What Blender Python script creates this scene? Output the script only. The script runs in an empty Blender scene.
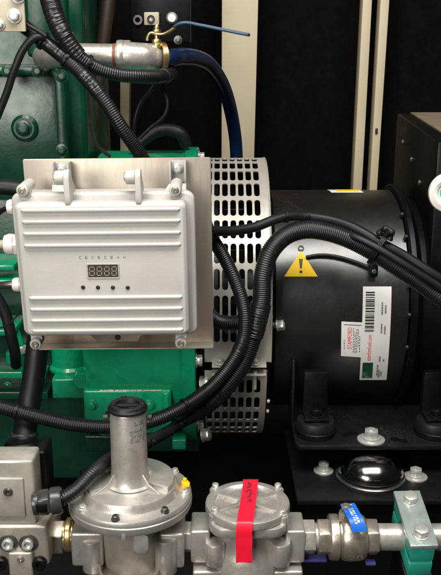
import bpy, bmesh, math, random
from mathutils import Vector, Matrix
random.seed(7)
R_ = math.radians
scene = bpy.context.scene
COL = scene.collection

# ------------------------------------------------------------------ camera
CAMZ, PITCH, F = 1.5, R_(15.0), 800.0          # F = focal length in photo pixels (441 wide)
FW = Vector((0, math.cos(PITCH), -math.sin(PITCH)))
UP = Vector((0, math.sin(PITCH), math.cos(PITCH)))
RT = Vector((1, 0, 0))
CAM = Vector((0, 0, CAMZ))
def ray(px, py):
    return FW + RT * ((px - 220.5) / F) - UP * ((py - 287.5) / F)
def W(px, py, Y):
    d = ray(px, py)
    return CAM + d * (Y / d.y)
def S(py, Y):
    return (Y / ray(220.5, py).y) / F
def Z(py, Y):
    return W(220.5, py, Y).z
cd = bpy.data.cameras.new('camera')
cam = bpy.data.objects.new('camera', cd)
COL.objects.link(cam)
cam.location = CAM
cam.rotation_euler = (R_(90) - PITCH, 0, 0)
cd.sensor_fit = 'HORIZONTAL'; cd.sensor_width = 36.0; cd.lens = 36.0 * F / 441.0
cd.clip_start = 0.02; cd.clip_end = 100
scene.camera = cam

# ------------------------------------------------------------------ materials
def mat(name, col, metal=0.0, rough=0.5, var=0.12, vscale=18.0, bump=0.0, bscale=300.0, rvar=0.12, spec=0.5, coat=0.0, stretch=None, spots=0.0, spotcol=(0.3,0.27,0.22), spotscale=120.0, emit=None, smudge=0.0):
    m = bpy.data.materials.new(name); m.use_nodes = True
    nt = m.node_tree; N = nt.nodes; L = nt.links
    b = N['Principled BSDF']
    tc = N.new('ShaderNodeTexCoord')
    src = tc.outputs['Object']
    if stretch:
        mp = N.new('ShaderNodeMapping'); mp.inputs['Scale'].default_value = stretch
        L.new(src, mp.inputs['Vector']); src = mp.outputs['Vector']
    n = N.new('ShaderNodeTexNoise'); n.inputs['Scale'].default_value = vscale; n.inputs['Detail'].default_value = 6; n.inputs['Roughness'].default_value = 0.62
    L.new(src, n.inputs['Vector'])
    r = N.new('ShaderNodeValToRGB')
    r.color_ramp.elements[0].position = 0.32; r.color_ramp.elements[1].position = 0.7
    r.color_ramp.elements[0].color = tuple(c * (1 - var) for c in col) + (1,)
    r.color_ramp.elements[1].color = tuple(min(1, c * (1 + var)) for c in col) + (1,)
    L.new(n.outputs['Fac'], r.inputs['Fac'])
    out = r.outputs['Color']
    if spots > 0:
        n2 = N.new('ShaderNodeTexNoise'); n2.inputs['Scale'].default_value = spotscale; n2.inputs['Detail'].default_value = 4
        L.new(tc.outputs['Object'], n2.inputs['Vector'])
        n3 = N.new('ShaderNodeTexNoise'); n3.inputs['Scale'].default_value = 9; n3.inputs['Detail'].default_value = 3
        L.new(tc.outputs['Object'], n3.inputs['Vector'])
        mu = N.new('ShaderNodeMath'); mu.operation = 'MULTIPLY'
        L.new(n2.outputs['Fac'], mu.inputs[0]); L.new(n3.outputs['Fac'], mu.inputs[1])
        rr = N.new('ShaderNodeValToRGB'); rr.color_ramp.elements[0].position = 0.33; rr.color_ramp.elements[1].position = 0.43
        rr.color_ramp.elements[1].color = (spots, spots, spots, 1)
        L.new(mu.outputs[0], rr.inputs['Fac'])
        mx = N.new('ShaderNodeMix'); mx.data_type = 'RGBA'
        L.new(rr.outputs['Color'], mx.inputs['Factor']); L.new(out, mx.inputs['A']); mx.inputs['B'].default_value = tuple(spotcol) + (1,)
        out = mx.outputs['Result']
    L.new(out, b.inputs['Base Color'])
    mr = N.new('ShaderNodeMapRange'); mr.inputs['To Min'].default_value = max(0.03, rough - rvar); mr.inputs['To Max'].default_value = min(1, rough + rvar)
    nr = N.new('ShaderNodeTexNoise'); nr.inputs['Scale'].default_value = vscale * 2.3; nr.inputs['Detail'].default_value = 5
    L.new(src, nr.inputs['Vector']); L.new(nr.outputs['Fac'], mr.inputs['Value']); L.new(mr.outputs['Result'], b.inputs['Roughness'])
    b.inputs['Metallic'].default_value = metal
    b.inputs['Specular IOR Level'].default_value = spec
    b.inputs['Coat Weight'].default_value = coat
    if bump > 0:
        nb = N.new('ShaderNodeTexNoise'); nb.inputs['Scale'].default_value = bscale; nb.inputs['Detail'].default_value = 4
        L.new(src, nb.inputs['Vector'])
        bp = N.new('ShaderNodeBump'); bp.inputs['Strength'].default_value = bump; bp.inputs['Distance'].default_value = 0.001
        L.new(nb.outputs['Fac'], bp.inputs['Height']); L.new(bp.outputs['Normal'], b.inputs['Normal'])
    if emit:
        b.inputs['Emission Color'].default_value = tuple(emit[:3]) + (1,); b.inputs['Emission Strength'].default_value = emit[3]
    return m

M = {}
M['box']      = mat('box_enamel', (0.455, 0.447, 0.425), 0.0, 0.42, 0.05, 14, 0.12, 500, spots=0.18, spotcol=(0.42,0.38,0.32), spotscale=60)
M['boxgrey']  = mat('box_grey_polymer', (0.38, 0.37, 0.35), 0.0, 0.45, 0.06, 20, 0.1, 400)
M['steel']    = mat('brushed_stainless', (0.40, 0.36, 0.30), 0.7, 0.42, 0.14, 26, 0.12, 160, stretch=(1, 1, 0.12), spots=0.25, spotcol=(0.33,0.27,0.2))
M['guard']    = mat('guard_steel', (0.43, 0.41, 0.365), 0.4, 0.48, 0.08, 24, 0.08, 300, spots=0.2)
M['cast']     = mat('cast_aluminium', (0.50, 0.48, 0.445), 0.68, 0.38, 0.10, 30, 0.2, 700, spots=0.4, spotcol=(0.30,0.27,0.23))
M['castwarm'] = mat('cast_aluminium_warm', (0.42, 0.39, 0.335), 0.6, 0.42, 0.10, 30, 0.16, 900, spots=0.35, spotcol=(0.26,0.21,0.15))
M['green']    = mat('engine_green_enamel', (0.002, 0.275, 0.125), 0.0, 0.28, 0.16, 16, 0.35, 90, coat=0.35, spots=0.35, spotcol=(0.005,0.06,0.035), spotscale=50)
M['greend']   = mat('engine_green_shaded', (0.0012, 0.040, 0.020), 0.0, 0.30, 0.3, 14, 0.25, 100, coat=0.0, spots=0.5, spotcol=(0.006,0.03,0.02), spotscale=40)  # darker copy of the engine green, shade of the set-back castings in its colour
M['pvcgreen'] = mat('green_polymer', (0.022, 0.33, 0.245), 0.0, 0.38, 0.08, 30, 0.1, 300)
M['black']    = mat('black_gloss_paint', (0.0062, 0.0053, 0.0044), 0.0, 0.335, 0.25, 14, 0.5, 22, rvar=0.07, spec=1.0, coat=0.0, spots=0.6, spotcol=(0.028,0.024,0.019), spotscale=200)
M['blackm']   = mat('black_satin_paint', (0.0025, 0.0024, 0.0022), 0.0, 0.42, 0.3, 20, 0.12, 200, spec=0.22, spots=0.35, spotcol=(0.014,0.012,0.010), spotscale=170)
M['shelf']   = mat('dusty_black_steel', (0.005, 0.0048, 0.0045), 0.0, 0.42, 0.3, 20, 0.15, 200, spec=0.4, spots=0.6, spotcol=(0.035,0.032,0.028), spotscale=170)
M['wallblk']  = mat('black_foam', (0.0022, 0.0021, 0.0020), 0.0, 0.85, 0.35, 30, 0.3, 60, spec=0.06)
M['rubber']   = mat('black_rubber', (0.006, 0.006, 0.006), 0.0, 0.5, 0.2, 40, 0.1, 300, spec=0.35)
M['conduit']  = mat('black_nylon', (0.006, 0.006, 0.0065), 0.0, 0.42, 0.25, 30, 0.05, 200, spots=0.25, spotcol=(0.03,0.029,0.027))
M['fitting']  = mat('dark_grey_nylon', (0.035, 0.034, 0.033), 0.1, 0.3, 0.2, 30, 0.1, 200)
M['tape']     = mat('black_tape', (0.008, 0.008, 0.008), 0.0, 0.34, 0.25, 60, 0.7, 90)
M['zinc']     = mat('zinc_plate', (0.60, 0.60, 0.57), 0.6, 0.27, 0.12, 60, 0.1, 300)
M['darkzinc'] = mat('dark_zinc', (0.14, 0.135, 0.13), 0.8, 0.34, 0.15, 60, 0.1, 300)
M['galv']     = mat('galvanised_pipe', (0.44, 0.425, 0.39), 0.6, 0.38, 0.2, 40, 0.3, 160, spots=0.45, spotcol=(0.24,0.21,0.17), spotscale=70)
M['nickel']   = mat('nickel_brass', (0.50, 0.455, 0.38), 0.85, 0.34, 0.12, 40, 0.2, 300, spots=0.25, spotcol=(0.25,0.2,0.14))
M['brass']    = mat('brass', (0.55, 0.40, 0.18), 0.9, 0.33, 0.15, 60, 0.15, 300)
M['chrome']   = mat('polished_steel', (0.24, 0.225, 0.215), 1.0, 0.15, 0.2, 26, 0.12, 45, rvar=0.07)
M['cream']    = mat('cream_paint', (0.45, 0.385, 0.265), 0.0, 0.5, 0.05, 8, 0.06, 100, spots=0.15, spotcol=(0.45,0.36,0.24))
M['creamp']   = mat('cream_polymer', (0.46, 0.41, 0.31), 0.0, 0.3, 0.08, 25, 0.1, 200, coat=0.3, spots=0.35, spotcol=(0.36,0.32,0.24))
M['coil']     = mat('glossy_beige_resin', (0.34, 0.325, 0.28), 0.2, 0.22, 0.22, 22, 0.2, 60, coat=0.7, spots=0.4, spotcol=(0.46,0.36,0.30), spotscale=30)
M['brown']    = mat('brown_paint', (0.022, 0.013, 0.008), 0.0, 0.5, 0.3, 20, 0.2, 100)
M['blue']     = mat('blue_vinyl', (0.008, 0.11, 0.52), 0.0, 0.38, 0.08, 30, 0.1, 200)
M['bluedk']   = mat('blue_steel_lever', (0.013, 0.042, 0.10), 0.0, 0.35, 0.15, 30, 0.1, 200)
M['hoseblue'] = mat('navy_hose', (0.003, 0.013, 0.045), 0.0, 0.34, 0.2, 30, 0.1, 100)
M['violet']   = mat('violet_polymer', (0.06, 0.06, 0.25), 0.0, 0.4, 0.1, 30)
M['red']      = mat('red_ribbon', (0.85, 0.008, 0.034), 0.0, 0.42, 0.05, 40, 0.1, 200)
M['yellow']   = mat('yellow_sticker', (0.80, 0.50, 0.003), 0.0, 0.62, 0.05, 30)
M['yellowcap']= mat('yellow_polymer', (0.85, 0.46, 0.01), 0.0, 0.35, 0.06, 30)
M['ink']      = mat('black_ink', (0.012, 0.011, 0.010), 0.0, 0.5, 0.1, 30)
M['inkgrey']  = mat('grey_ink', (0.12, 0.12, 0.13), 0.0, 0.5, 0.1, 30)
M['inkred']   = mat('red_ink', (0.78, 0.03, 0.03), 0.0, 0.5, 0.05, 30)
M['inkgreen'] = mat('green_ink', (0.006, 0.06, 0.03), 0.0, 0.45, 0.7, 45, spots=0.5, spotcol=(0.2,0.35,0.25), spotscale=80)
M['paper']    = mat('label_paper', (0.70, 0.70, 0.68), 0.0, 0.42, 0.05, 12, spots=0.2, spotcol=(0.55,0.5,0.4))
M['white']    = mat('white_polymer', (0.74, 0.70, 0.66), 0.0, 0.35, 0.04, 20)
M['lcd']      = mat('display_window', (0.055, 0.045, 0.035), 0.0, 0.2, 0.15, 60)
M['segment']  = mat('display_segment', (0.25, 0.24, 0.22), 0.0, 0.4, 0.06, 60)
M['floor']    = mat('floor_dark', (0.004, 0.0038, 0.0035), 0.0, 0.7, 0.3, 10, 0.2, 60)
M['tealplate']= mat('teal_tinted_plate', (0.36, 0.43, 0.405), 0.45, 0.24, 0.14, 34, 0.25, 120, coat=0.4, spots=0.4, spotcol=(0.24,0.33,0.30), spotscale=60)
M['plateold'] = mat('aged_tan_plate', (0.17, 0.13, 0.085), 0.0, 0.5, 0.2, 20, 0.1, 100)
M['rust']     = mat('rust_thread', (0.20, 0.08, 0.04), 0.2, 0.6, 0.3, 80, 0.3, 200)
M['whiteink'] = mat('white_ink', (0.75, 0.8, 0.85), 0.0, 0.5, 0.03, 30)

# ------------------------------------------------------------------ mesh builder
def basis(axis):
    a = Vector(axis).normalized()
    h = Vector((0, 0, 1)) if abs(a.z) < 0.9 else Vector((0, -1, 0))
    u = h.cross(a).normalized()
    v = a.cross(u).normalized()
    return u, v, a
def rrect(w, h, r, n=6):
    out = []
    for cx, cy, a0 in ((w/2-r, h/2-r, 0), (-w/2+r, h/2-r, 90), (-w/2+r, -h/2+r, 180), (w/2-r, -h/2+r, 270)):
        for k in range(n+1):
            a = R_(a0 + 90*k/n)
            out.append((cx + r*math.cos(a), cy + r*math.sin(a)))
    return out
def spline(pts, step):
    P = [Vector(p) for p in pts]
    P = [P[0]*2-P[1]] + P + [P[-1]*2-P[-2]]
    raw = []
    for i in range(1, len(P)-2):
        p0, p1, p2, p3 = P[i-1], P[i], P[i+1], P[i+2]
        # centripetal-like tangents keep the curve calm
        d1 = max((p2-p1).length, 1e-6); d0 = max((p1-p0).length, 1e-6); d2 = max((p3-p2).length, 1e-6)
        m1 = ((p1-p0)/d0*d1 + (p2-p1)/d1*d0)/(d0+d1)*d1
        m2 = ((p2-p1)/d1*d2 + (p3-p2)/d2*d1)/(d1+d2)*d1
        for k in range(24):
            t = k/24
            raw.append(p1*(2*t**3-3*t**2+1) + m1*(t**3-2*t**2+t) + p2*(-2*t**3+3*t**2) + m2*(t**3-t**2))
    raw.append(P[-2])
    out = [raw[0]]; acc = 0; tot = 0
    for a, b in zip(raw, raw[1:]):
        seg = (b-a).length; pos = 0
        while acc + (seg-pos) >= step:
            pos += step-acc; acc = 0
            out.append(a + (b-a)*(pos/seg))
        acc += seg-pos
    return out

class MB:
    def __init__(self, M0=None):
        self.bm = bmesh.new(); self.M0 = M0
    def _merge(self, b, mx=None):
        if mx is not None: b.transform(mx)
        me = bpy.data.meshes.new('tmp'); b.to_mesh(me); b.free()
        self.bm.from_mesh(me); bpy.data.meshes.remove(me)
    def _bevel(self, b, w, seg, ang=30):
        b.normal_update()
        es = [e for e in b.edges if len(e.link_faces) == 2 and e.calc_face_angle(0) > R_(ang)]
        if w > 0 and es:
            bmesh.ops.bevel(b, geom=es, offset=w, segments=seg, affect='EDGES', profile=0.5, clamp_overlap=True)
    def box(self, c, size, bevel=0.0015, seg=2, rot=None):
        b = bmesh.new(); bmesh.ops.create_cube(b, size=1.0)
        b.transform(Matrix.Diagonal((size[0], size[1], size[2], 1)))
        self._bevel(b, bevel, seg)
        mx = Matrix.Translation(Vector(c))
        if rot is not None: mx = mx @ rot.to_4x4()
        self._merge(b, mx); return self
    def pbox(self, x0, y0, x1, y1, Y, depth, bevel=0.002, seg=2):
        ym = (y0+y1)/2
        a = W(x0, ym, Y).x; c = W(x1, ym, Y).x
        z1 = Z(y0, Y); z0 = Z(y1, Y)
        return self.box(((a+c)/2, Y+depth/2, (z0+z1)/2), (abs(c-a), depth, abs(z1-z0)), bevel, seg)
    def cyl(self, p0, p1, r0, r1=None, n=32, bevel=0.0, seg=2):
        r1 = r0 if r1 is None else r1
        p0 = Vector(p0); p1 = Vector(p1); u, v, a = basis(p1-p0)
        b = bmesh.new()
        A = [b.verts.new(p0 + (u*math.cos(2*math.pi*i/n) + v*math.sin(2*math.pi*i/n))*r0) for i in range(n)]
        B = [b.verts.new(p1 + (u*math.cos(2*math.pi*i/n) + v*math.sin(2*math.pi*i/n))*r1) for i in range(n)]
        for i in range(n): b.faces.new((A[i], A[(i+1)%n], B[(i+1)%n], B[i]))
        b.faces.new(A[::-1]); b.faces.new(B)
        self._bevel(b, bevel, seg, 40)
        self._merge(b); return self
    def hexa(self, p0, p1, r, turn=0.0, bevel=0.0008, n=6):
        p0 = Vector(p0); p1 = Vector(p1); u, v, a = basis(p1-p0)
        b = bmesh.new()
        A = [b.verts.new(p0 + (u*math.cos(turn+2*math.pi*i/n) + v*math.sin(turn+2*math.pi*i/n))*r) for i in range(n)]
        B = [b.verts.new(p1 + (u*math.cos(turn+2*math.pi*i/n) + v*math.sin(turn+2*math.pi*i/n))*r) for i in range(n)]
        for i in range(n): b.faces.new((A[i], A[(i+1)%n], B[(i+1)%n], B[i]))
        b.faces.new(A[::-1]); b.faces.new(B)
        self._bevel(b, bevel, 2)
        self._merge(b); return self
    def lathe(self, prof, o, axis=(0,0,1), n=64):
        o = Vector(o); u, v, a = basis(axis)
        b = bmesh.new(); rings = []
        for r, h in prof:
            if r < 1e-6: rings.append([b.verts.new(o + a*h)])
            else: rings.append([b.verts.new(o + a*h + (u*math.cos(2*math.pi*i/n)+v*math.sin(2*math.pi*i/n))*r) for i in range(n)])
        for A, B in zip(rings, rings[1:]):
            for i in range(n):
                j = (i+1) % n
                if len(A) == 1 and len(B) == 1: continue
                if len(A) == 1: b.faces.new((A[0], B[i], B[j]))
                elif len(B) == 1: b.faces.new((A[i], A[j], B[0]))
                else: b.faces.new((A[i], A[j], B[j], B[i]))
        bmesh.ops.recalc_face_normals(b, faces=b.faces)
        self._merge(b); return self
    def tube(self, path, rad, n=14, cap=True):
        P = [Vector(p) for p in path]
        rf = rad if callable(rad) else (lambda i: rad)
        b = bmesh.new(); rings = []
        t0 = (P[1]-P[0]).normalized(); u, v, _ = basis(t0)
        for i, p in enumerate(P):
            t = (P[min(i+1, len(P)-1)]-P[max(i-1, 0)]).normalized()
            q = t0.rotation_difference(t); u = q @ u; v = q @ v; t0 = t
            r = rf(i)
            rings.append([b.verts.new(p + (u*math.cos(2*math.pi*k/n)+v*math.sin(2*math.pi*k/n))*r) for k in range(n)])
        for A, B in zip(rings, rings[1:]):
            for k in range(n): b.faces.new((A[k], A[(k+1)%n], B[(k+1)%n], B[k]))
        if cap: b.faces.new(rings[0][::-1]); b.faces.new(rings[-1])
        self._merge(b); return self
    def prism(self, poly, o, u, v, depth, bevel=0.0, seg=2, ang=30):
        """poly in the u,v plane at o, extruded by depth along u x v (towards the side u x v points)."""
        o = Vector(o); u = Vector(u).normalized(); v = Vector(v).normalized(); w = u.cross(v)
        b = bmesh.new()
        A = [b.verts.new(o+u*x+v*y) for x, y in poly]
        B = [b.verts.new(o+u*x+v*y+w*depth) for x, y in poly]
        n = len(poly)
        for i in range(n): b.faces.new((A[i], A[(i+1)%n], B[(i+1)%n], B[i]))
        b.faces.new(A[::-1]); b.faces.new(B)
        bmesh.ops.recalc_face_normals(b, faces=b.faces)
        self._bevel(b, bevel, seg, ang)
        self._merge(b); return self
    def ring(self, outer, inner, o, u, v, depth, bevel=0.0):
        o = Vector(o); u = Vector(u).normalized(); v = Vector(v).normalized(); w = u.cross(v)
        b = bmesh.new(); n = len(outer); L = []
        for poly, d in ((outer, 0), (outer, depth), (inner, depth), (inner, 0)):
            L.append([b.verts.new(o+u*x+v*y+w*d) for x, y in poly])
        for k in range(4):
            A, B = L[k], L[(k+1) % 4]
            for i in range(n): b.faces.new((A[i], A[(i+1)%n], B[(i+1)%n], B[i]))
        bmesh.ops.recalc_face_normals(b, faces=b.faces)
        self._bevel(b, bevel, 2, 40)
        self._merge(b); return self
    def grid(self, f, nu, nv):
        b = bmesh.new()
        g = [[b.verts.new(f(i/nu, j/nv)) for j in range(nv+1)] for i in range(nu+1)]
        for i in range(nu):
            for j in range(nv): b.faces.new((g[i][j], g[i+1][j], g[i+1][j+1], g[i][j+1]))
        self._merge(b); return self
    def shell(self, f, nu, nv, th):
        """closed curved plate; f(u, v, lift)"""
        b = bmesh.new()
        G = []
        for d in (0, -th): G.append([[b.verts.new(f(i/nu, j/nv, d)) for j in range(nv+1)] for i in range(nu+1)])
        A, B = G
        for i in range(nu):
            for j in range(nv):
                b.faces.new((A[i][j], A[i+1][j], A[i+1][j+1], A[i][j+1]))
                b.faces.new((B[i][j+1], B[i+1][j+1], B[i+1][j], B[i][j]))
        for i in range(nu):
            b.faces.new((A[i+1][0], A[i][0], B[i][0], B[i+1][0])); b.faces.new((A[i][nv], A[i+1][nv], B[i+1][nv], B[i][nv]))
        for j in range(nv):
            b.faces.new((A[0][j], A[0][j+1], B[0][j+1], B[0][j])); b.faces.new((A[nu][j+1], A[nu][j], B[nu][j], B[nu][j+1]))
        bmesh.ops.recalc_face_normals(b, faces=b.faces)
        self._merge(b); return self
    def text(self, s, f, nsub=0):
        """lettering; f(u, v) maps the text's own bounding box (0..1) to the surface"""
        cu = bpy.data.curves.new('txt', 'FONT'); cu.body = s; cu.resolution_u = 3
        ob = bpy.data.objects.new('txt', cu); COL.objects.link(ob)
        dg = bpy.context.evaluated_depsgraph_get()
        me = bpy.data.meshes.new_from_object(ob.evaluated_get(dg))
        xs = [v.co.x for v in me.vertices]; ys = [v.co.y for v in me.vertices]
        x0, x1, y0, y1 = min(xs), max(xs), min(ys), max(ys)
        b = bmesh.new(); b.from_mesh(me)
        for v in b.verts: v.co = f((v.co.x-x0)/(x1-x0), (v.co.y-y0)/(y1-y0))
        self._merge(b)
        bpy.data.objects.remove(ob); bpy.data.curves.remove(cu); bpy.data.meshes.remove(me)
        return self
    def bolt(self, p, axis, r=0.006, h=0.005, washer=None, turn=0.3):
        p = Vector(p); a = Vector(axis).normalized()
        if washer:
            self.cyl(p, p+a*0.002, washer, bevel=0.0004); p = p+a*0.002
        self.hexa(p, p+a*h, r, turn, 0.0007)
        self.cyl(p+a*h, p+a*(h+0.0006), r*0.6, r*0.55, 20)
        return self
    def build(self, name, m, parent=None, sharp=32, label=None):
        bm = self.bm
        if self.M0 is not None: bm.transform(self.M0)
        bm.normal_update()
        for f in bm.faces: f.smooth = True
        for e in bm.edges:
            if len(e.link_faces) == 2: e.smooth = e.calc_face_angle(0) < R_(sharp)
        lo = Vector((min(v.co.x for v in bm.verts), min(v.co.y for v in bm.verts), min(v.co.z for v in bm.verts)))
        hi = Vector((max(v.co.x for v in bm.verts), max(v.co.y for v in bm.verts), max(v.co.z for v in bm.verts)))
        c = (lo+hi)/2
        bm.transform(Matrix.Translation(-c))
        me = bpy.data.meshes.new(name); bm.to_mesh(me); bm.free()
        me.materials.append(M[m] if isinstance(m, str) else m)
        o = bpy.data.objects.new(name, me); COL.objects.link(o); o.location = c
        if parent is not None:
            o.parent = parent; o.location = c-world_loc(parent)
        if label: o['label'] = label
        return o

def world_loc(o):
    v = Vector((0, 0, 0))
    while o is not None: v = v+o.location; o = o.parent
    return v
def thing(name, label, cat, loc, group=None):
    o = bpy.data.objects.new(name, None); COL.objects.link(o); o.location = loc
    o.empty_display_size = 0.03
    o['label'] = label; o['category'] = cat
    if group: o['group'] = group
    return o
def tag(o, label, cat, group=None):
    o['label'] = label; o['category'] = cat
    if group: o['group'] = group
    return o
def struct(o): o['kind'] = 'structure'; return o
def copy_thing(root, delta, label):
    r = root.copy(); COL.objects.link(r); r.location = root.location + Vector(delta); r['label'] = label
    for ch in list(root.children):
        c = ch.copy(); COL.objects.link(c); c.parent = r
        for g in ch.children:
            d = g.copy(); COL.objects.link(d); d.parent = c
    return r

# ================================================================== SETTING
struct(MB().box((0, 2.52, 1.2), (5.0, 0.04, 3.6), 0).build('back_wall', 'wallblk'))
struct(MB().box((0, 1.0, 0.40), (5.0, 3.0, 0.04), 0).build('floor', 'floor'))

def strip(name, quad, Y, depth, m, label, cat, extra=None, group=None):
    b = bmesh.new()
    mb = MB()
    pts = [W(x, y, Y) for x, y in quad]
    A = [mb.bm.verts.new(p) for p in pts]
    B = [mb.bm.verts.new(p+Vector((0, depth, 0))) for p in pts]
    for i in range(4): mb.bm.faces.new((A[i], A[(i+1)%4], B[(i+1)%4], B[i]))
    mb.bm.faces.new(A[::-1]); mb.bm.faces.new(B)
    bmesh.ops.recalc_face_normals(mb.bm, faces=mb.bm.faces)
    mb._bevel(mb.bm, 0.003, 2)
    b.free()
    o = mb.build(name, m)
    return tag(o, label, cat, group)
strip('door_post', [(222, -60), (260, -60), (250.5, 300), (221, 300)], 2.34, 0.06, 'cream', 'wide cream painted post standing behind the perforated guard and blue hose', 'post')
strip('door_strip', [(366, -60), (375.5, -60), (356, 300), (347, 300)], 2.36, 0.05, 'cream', 'narrow plain cream door strip, nearer the wide post', 'post', group='narrow cream door strips')
ds = strip('door_strip', [(384, -60), (393.5, -60), (370, 300), (363, 300)], 2.36, 0.05, 'cream', 'narrow cream door strip with a small dark slot, beside the terminal box', 'post', group='narrow cream door strips')
p = W(376.5, 131, 2.357)
MB().box(p, (0.007, 0.004, 0.016), 0.001).build('slot', 'ink', ds)
strip('door_post', [(120, 40), (130, 40), (128.5, 170), (120, 170)], 2.2, 0.04, 'cream', 'short cream post glimpsed behind the hoses under the pipe elbow', 'post')

# ================================================================== ALTERNATOR (axis along x)
AY, APY = 1.70, 295.0
AZ = Z(APY, AY)
AR, GR = 0.230, 0.299
def cyl_hit(px, py, Rr):
    d = ray(px, py); o = CAM - Vector((0, AY, AZ))
    a = d.y**2+d.z**2; b = 2*(o.y*d.y+o.z*d.z); c = o.y**2+o.z**2-Rr*Rr
    disc = b*b-4*a*c
    t = (-b-math.sqrt(max(0, disc)))/(2*a)
    return CAM+d*t
def theta(py, Rr):
    p = cyl_hit(220.5, py, Rr)
    return math.atan2(p.z-AZ, AY-p.y)
def cp(x, th, Rr): return Vector((x, AY-Rr*math.cos(th), AZ+Rr*math.sin(th)))
AX0 = cyl_hit(272, 290, AR).x; AX1 = cyl_hit(410, 290, AR).x
alt = thing('alternator', 'black cylindrical alternator housing with warning stickers, right of the slotted guard', 'alternator', (0.25, AY, AZ-AR))
prof = [(0, AX0-0.02), (AR-0.02, AX0-0.02), (AR-0.02, AX0+0.004), (AR-0.003, AX0+0.005), (AR, AX0+0.008)]
for k in range(1, 12): prof.append((AR, AX0+0.008+(AX1-AX0-0.01)*k/12))
prof += [(AR, AX1-0.002), (AR-0.003, AX1), (0, AX1)]
MB().lathe(prof, (0, AY, AZ), (1, 0, 0), 160).build('body', 'black', alt)
e0 = AX1+0.001
MB().lathe([(0, e0), (AR+0.010, e0), (AR+0.013, e0+0.003), (AR+0.013, e0+0.012), (AR+0.010, e0+0.015), (AR-0.01, e0+0.016), (AR-0.02, e0+0.03), (AR-0.02, e0+0.16), (AR-0.06, e0+0.2), (0, e0+0.2)], (0, AY, AZ), (1, 0, 0), 140).build('end_bell', 'blackm', alt)
for d in (58, 44, 32, 20, 6, -10):
    th = R_(d)
    q = cp(e0-0.0005, th, AR+0.0065)
    MB().bolt(q, (-1, 0, 0), 0.006, 0.006).build('bolt', 'shelf', alt)
# clip lug and bolt on the left rim
q = cyl_hit(279, 325, AR+0.004)
mb = MB(); mb.cyl(q+Vector((-0.012, 0.01, -0.004)), q+Vector((-0.004, -0.006, 0)), 0.006, n=18); mb.bolt(q+Vector((-0.004, -0.006, 0)), (1, -0.25, 0.25), 0.0105, 0.012, 0.0115, 0.1); mb.build('bolt', 'zinc', alt)
q = cyl_hit(277, 436, 0.25)

def surf(px, py, lift): return cyl_hit(px, py, AR+lift)
def qmap(quad, lift):
    tl, tr, br, bl = quad
    def f(u, v):       # v=0 bottom, 1 top
        x = (bl[0]*(1-u)+br[0]*u)*(1-v)+(tl[0]*(1-u)+tr[0]*u)*v
        y = (bl[1]*(1-u)+br[1]*u)*(1-v)+(tl[1]*(1-u)+tr[1]*u)*v
        return surf(x, y, lift)
    return f
def sub(f, u0, v0, u1, v1): return lambda u, v: f(u0+(u1-u0)*u, v0+(v1-v0)*v)
def fup(f, u0, v0, u1, v1): return lambda u, v: f(u0+(u1-u0)*(1-v), v0+(v1-v0)*u)    # text that reads upwards, its top to the left
# warning triangle
tri = MB()
def trif(u, v):
    w = 1-v; x = 301+(u-0.5)*33.5*max(w, 0.05); return surf(x, 276.5-26.0*v, 0.0006)
tri.grid(trif, 10, 12); tr = tri.build('warning_triangle', 'yellow', alt, label='yellow warning triangle sticker with exclamation mark')
mk = MB()
mk.grid(lambda u, v: surf(300.9+(u-0.5)*(1.7+2.4*v), 268.4-9.6*v, 0.0011), 2, 6)
mk.grid(lambda u, v: surf(300.9+(u-0.5)*2.8, 273.0-2.6*v, 0.0011), 2, 2)
mk.build('exclamation_mark', 'ink', tr)
q = cyl_hit(301, 248.3, AR+0.0005); nrm = Vector((0, q.y-AY, q.z-AZ)).normalized()
MB().lathe([(0.0062, 0), (0.0062, 0.0015), (0.0035, 0.0015), (0.0035, 0)], q, nrm, 24).build('rivet_ring', 'ink', alt)
# small white label
fq = qmap([(341.5, 321.5), (364, 322.5), (363, 357.5), (341, 356)], 0.0005)
lb = MB().grid(fq, 6, 10).build('warning_label', 'paper', alt, label='small white label with red heading beside the barcode label')
fq2 = qmap([(341.5, 321.5), (364, 322.5), (363, 357.5), (341, 356)], 0.0009)
MB().text('STAMFORD', fup(fq2, 0.28, 0.22, 0.48, 0.84)).build('heading', 'inkred', lb)
mb = MB()
for u0, v0, v1 in ((0.12, 0.2, 0.5), (0.53, 0.12, 0.84), (0.60, 0.12, 0.7), (0.67, 0.12, 0.8), (0.74, 0.3, 0.82), (0.81, 0.14, 0.6)):
    v = v0
    while v < v1:
        L = random.uniform(0.03, 0.09); mb.grid(sub(fq2, u0, v, u0+0.035, min(v+L, v1)), 1, 2); v += L+0.025
mb.grid(sub(fq2, 0.1, 0.9, 0.9, 0.925), 4, 1)
mb.build('print', 'inkgrey', lb)
# tall barcode label
Q = [(363, 286.5), (391.5, 286.5), (386.5, 380), (359.5, 380)]
def labf(lift):
    def f(u, v):
        e = 363+(359.5-363)*(1-v)**1.6; g = 391.5+(386.5-391.5)*(1-v)**1.8
        return surf(e+(g-e)*u, 380-93.5*v, lift)
    return f
bl = MB().grid(labf(0.0008), 8, 28).build('barcode_label', 'paper', alt, label='tall white label with barcode, red print and green picture')
f2 = labf(0.0013)
mb = MB(); v = 0.515
random.seed(3)
while v < 0.945:
    w = random.choice((0.006, 0.006, 0.010, 0.016)); mb.grid(sub(f2, 0.10, v, 0.42, v+w), 3, 1); v += w+random.choice((0.005, 0.006, 0.010, 0.013))
mb.build('barcode', 'ink', bl)
MB().text('stamford-avk.com', fup(f2, 0.20, 0.205, 0.36, 0.485)).build('web_address', 'inkred', bl)
MB().grid(sub(f2, 0.08, 0.02, 0.46, 0.185), 4, 6).build('picture', 'inkgreen', bl)
mb = MB()
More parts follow.
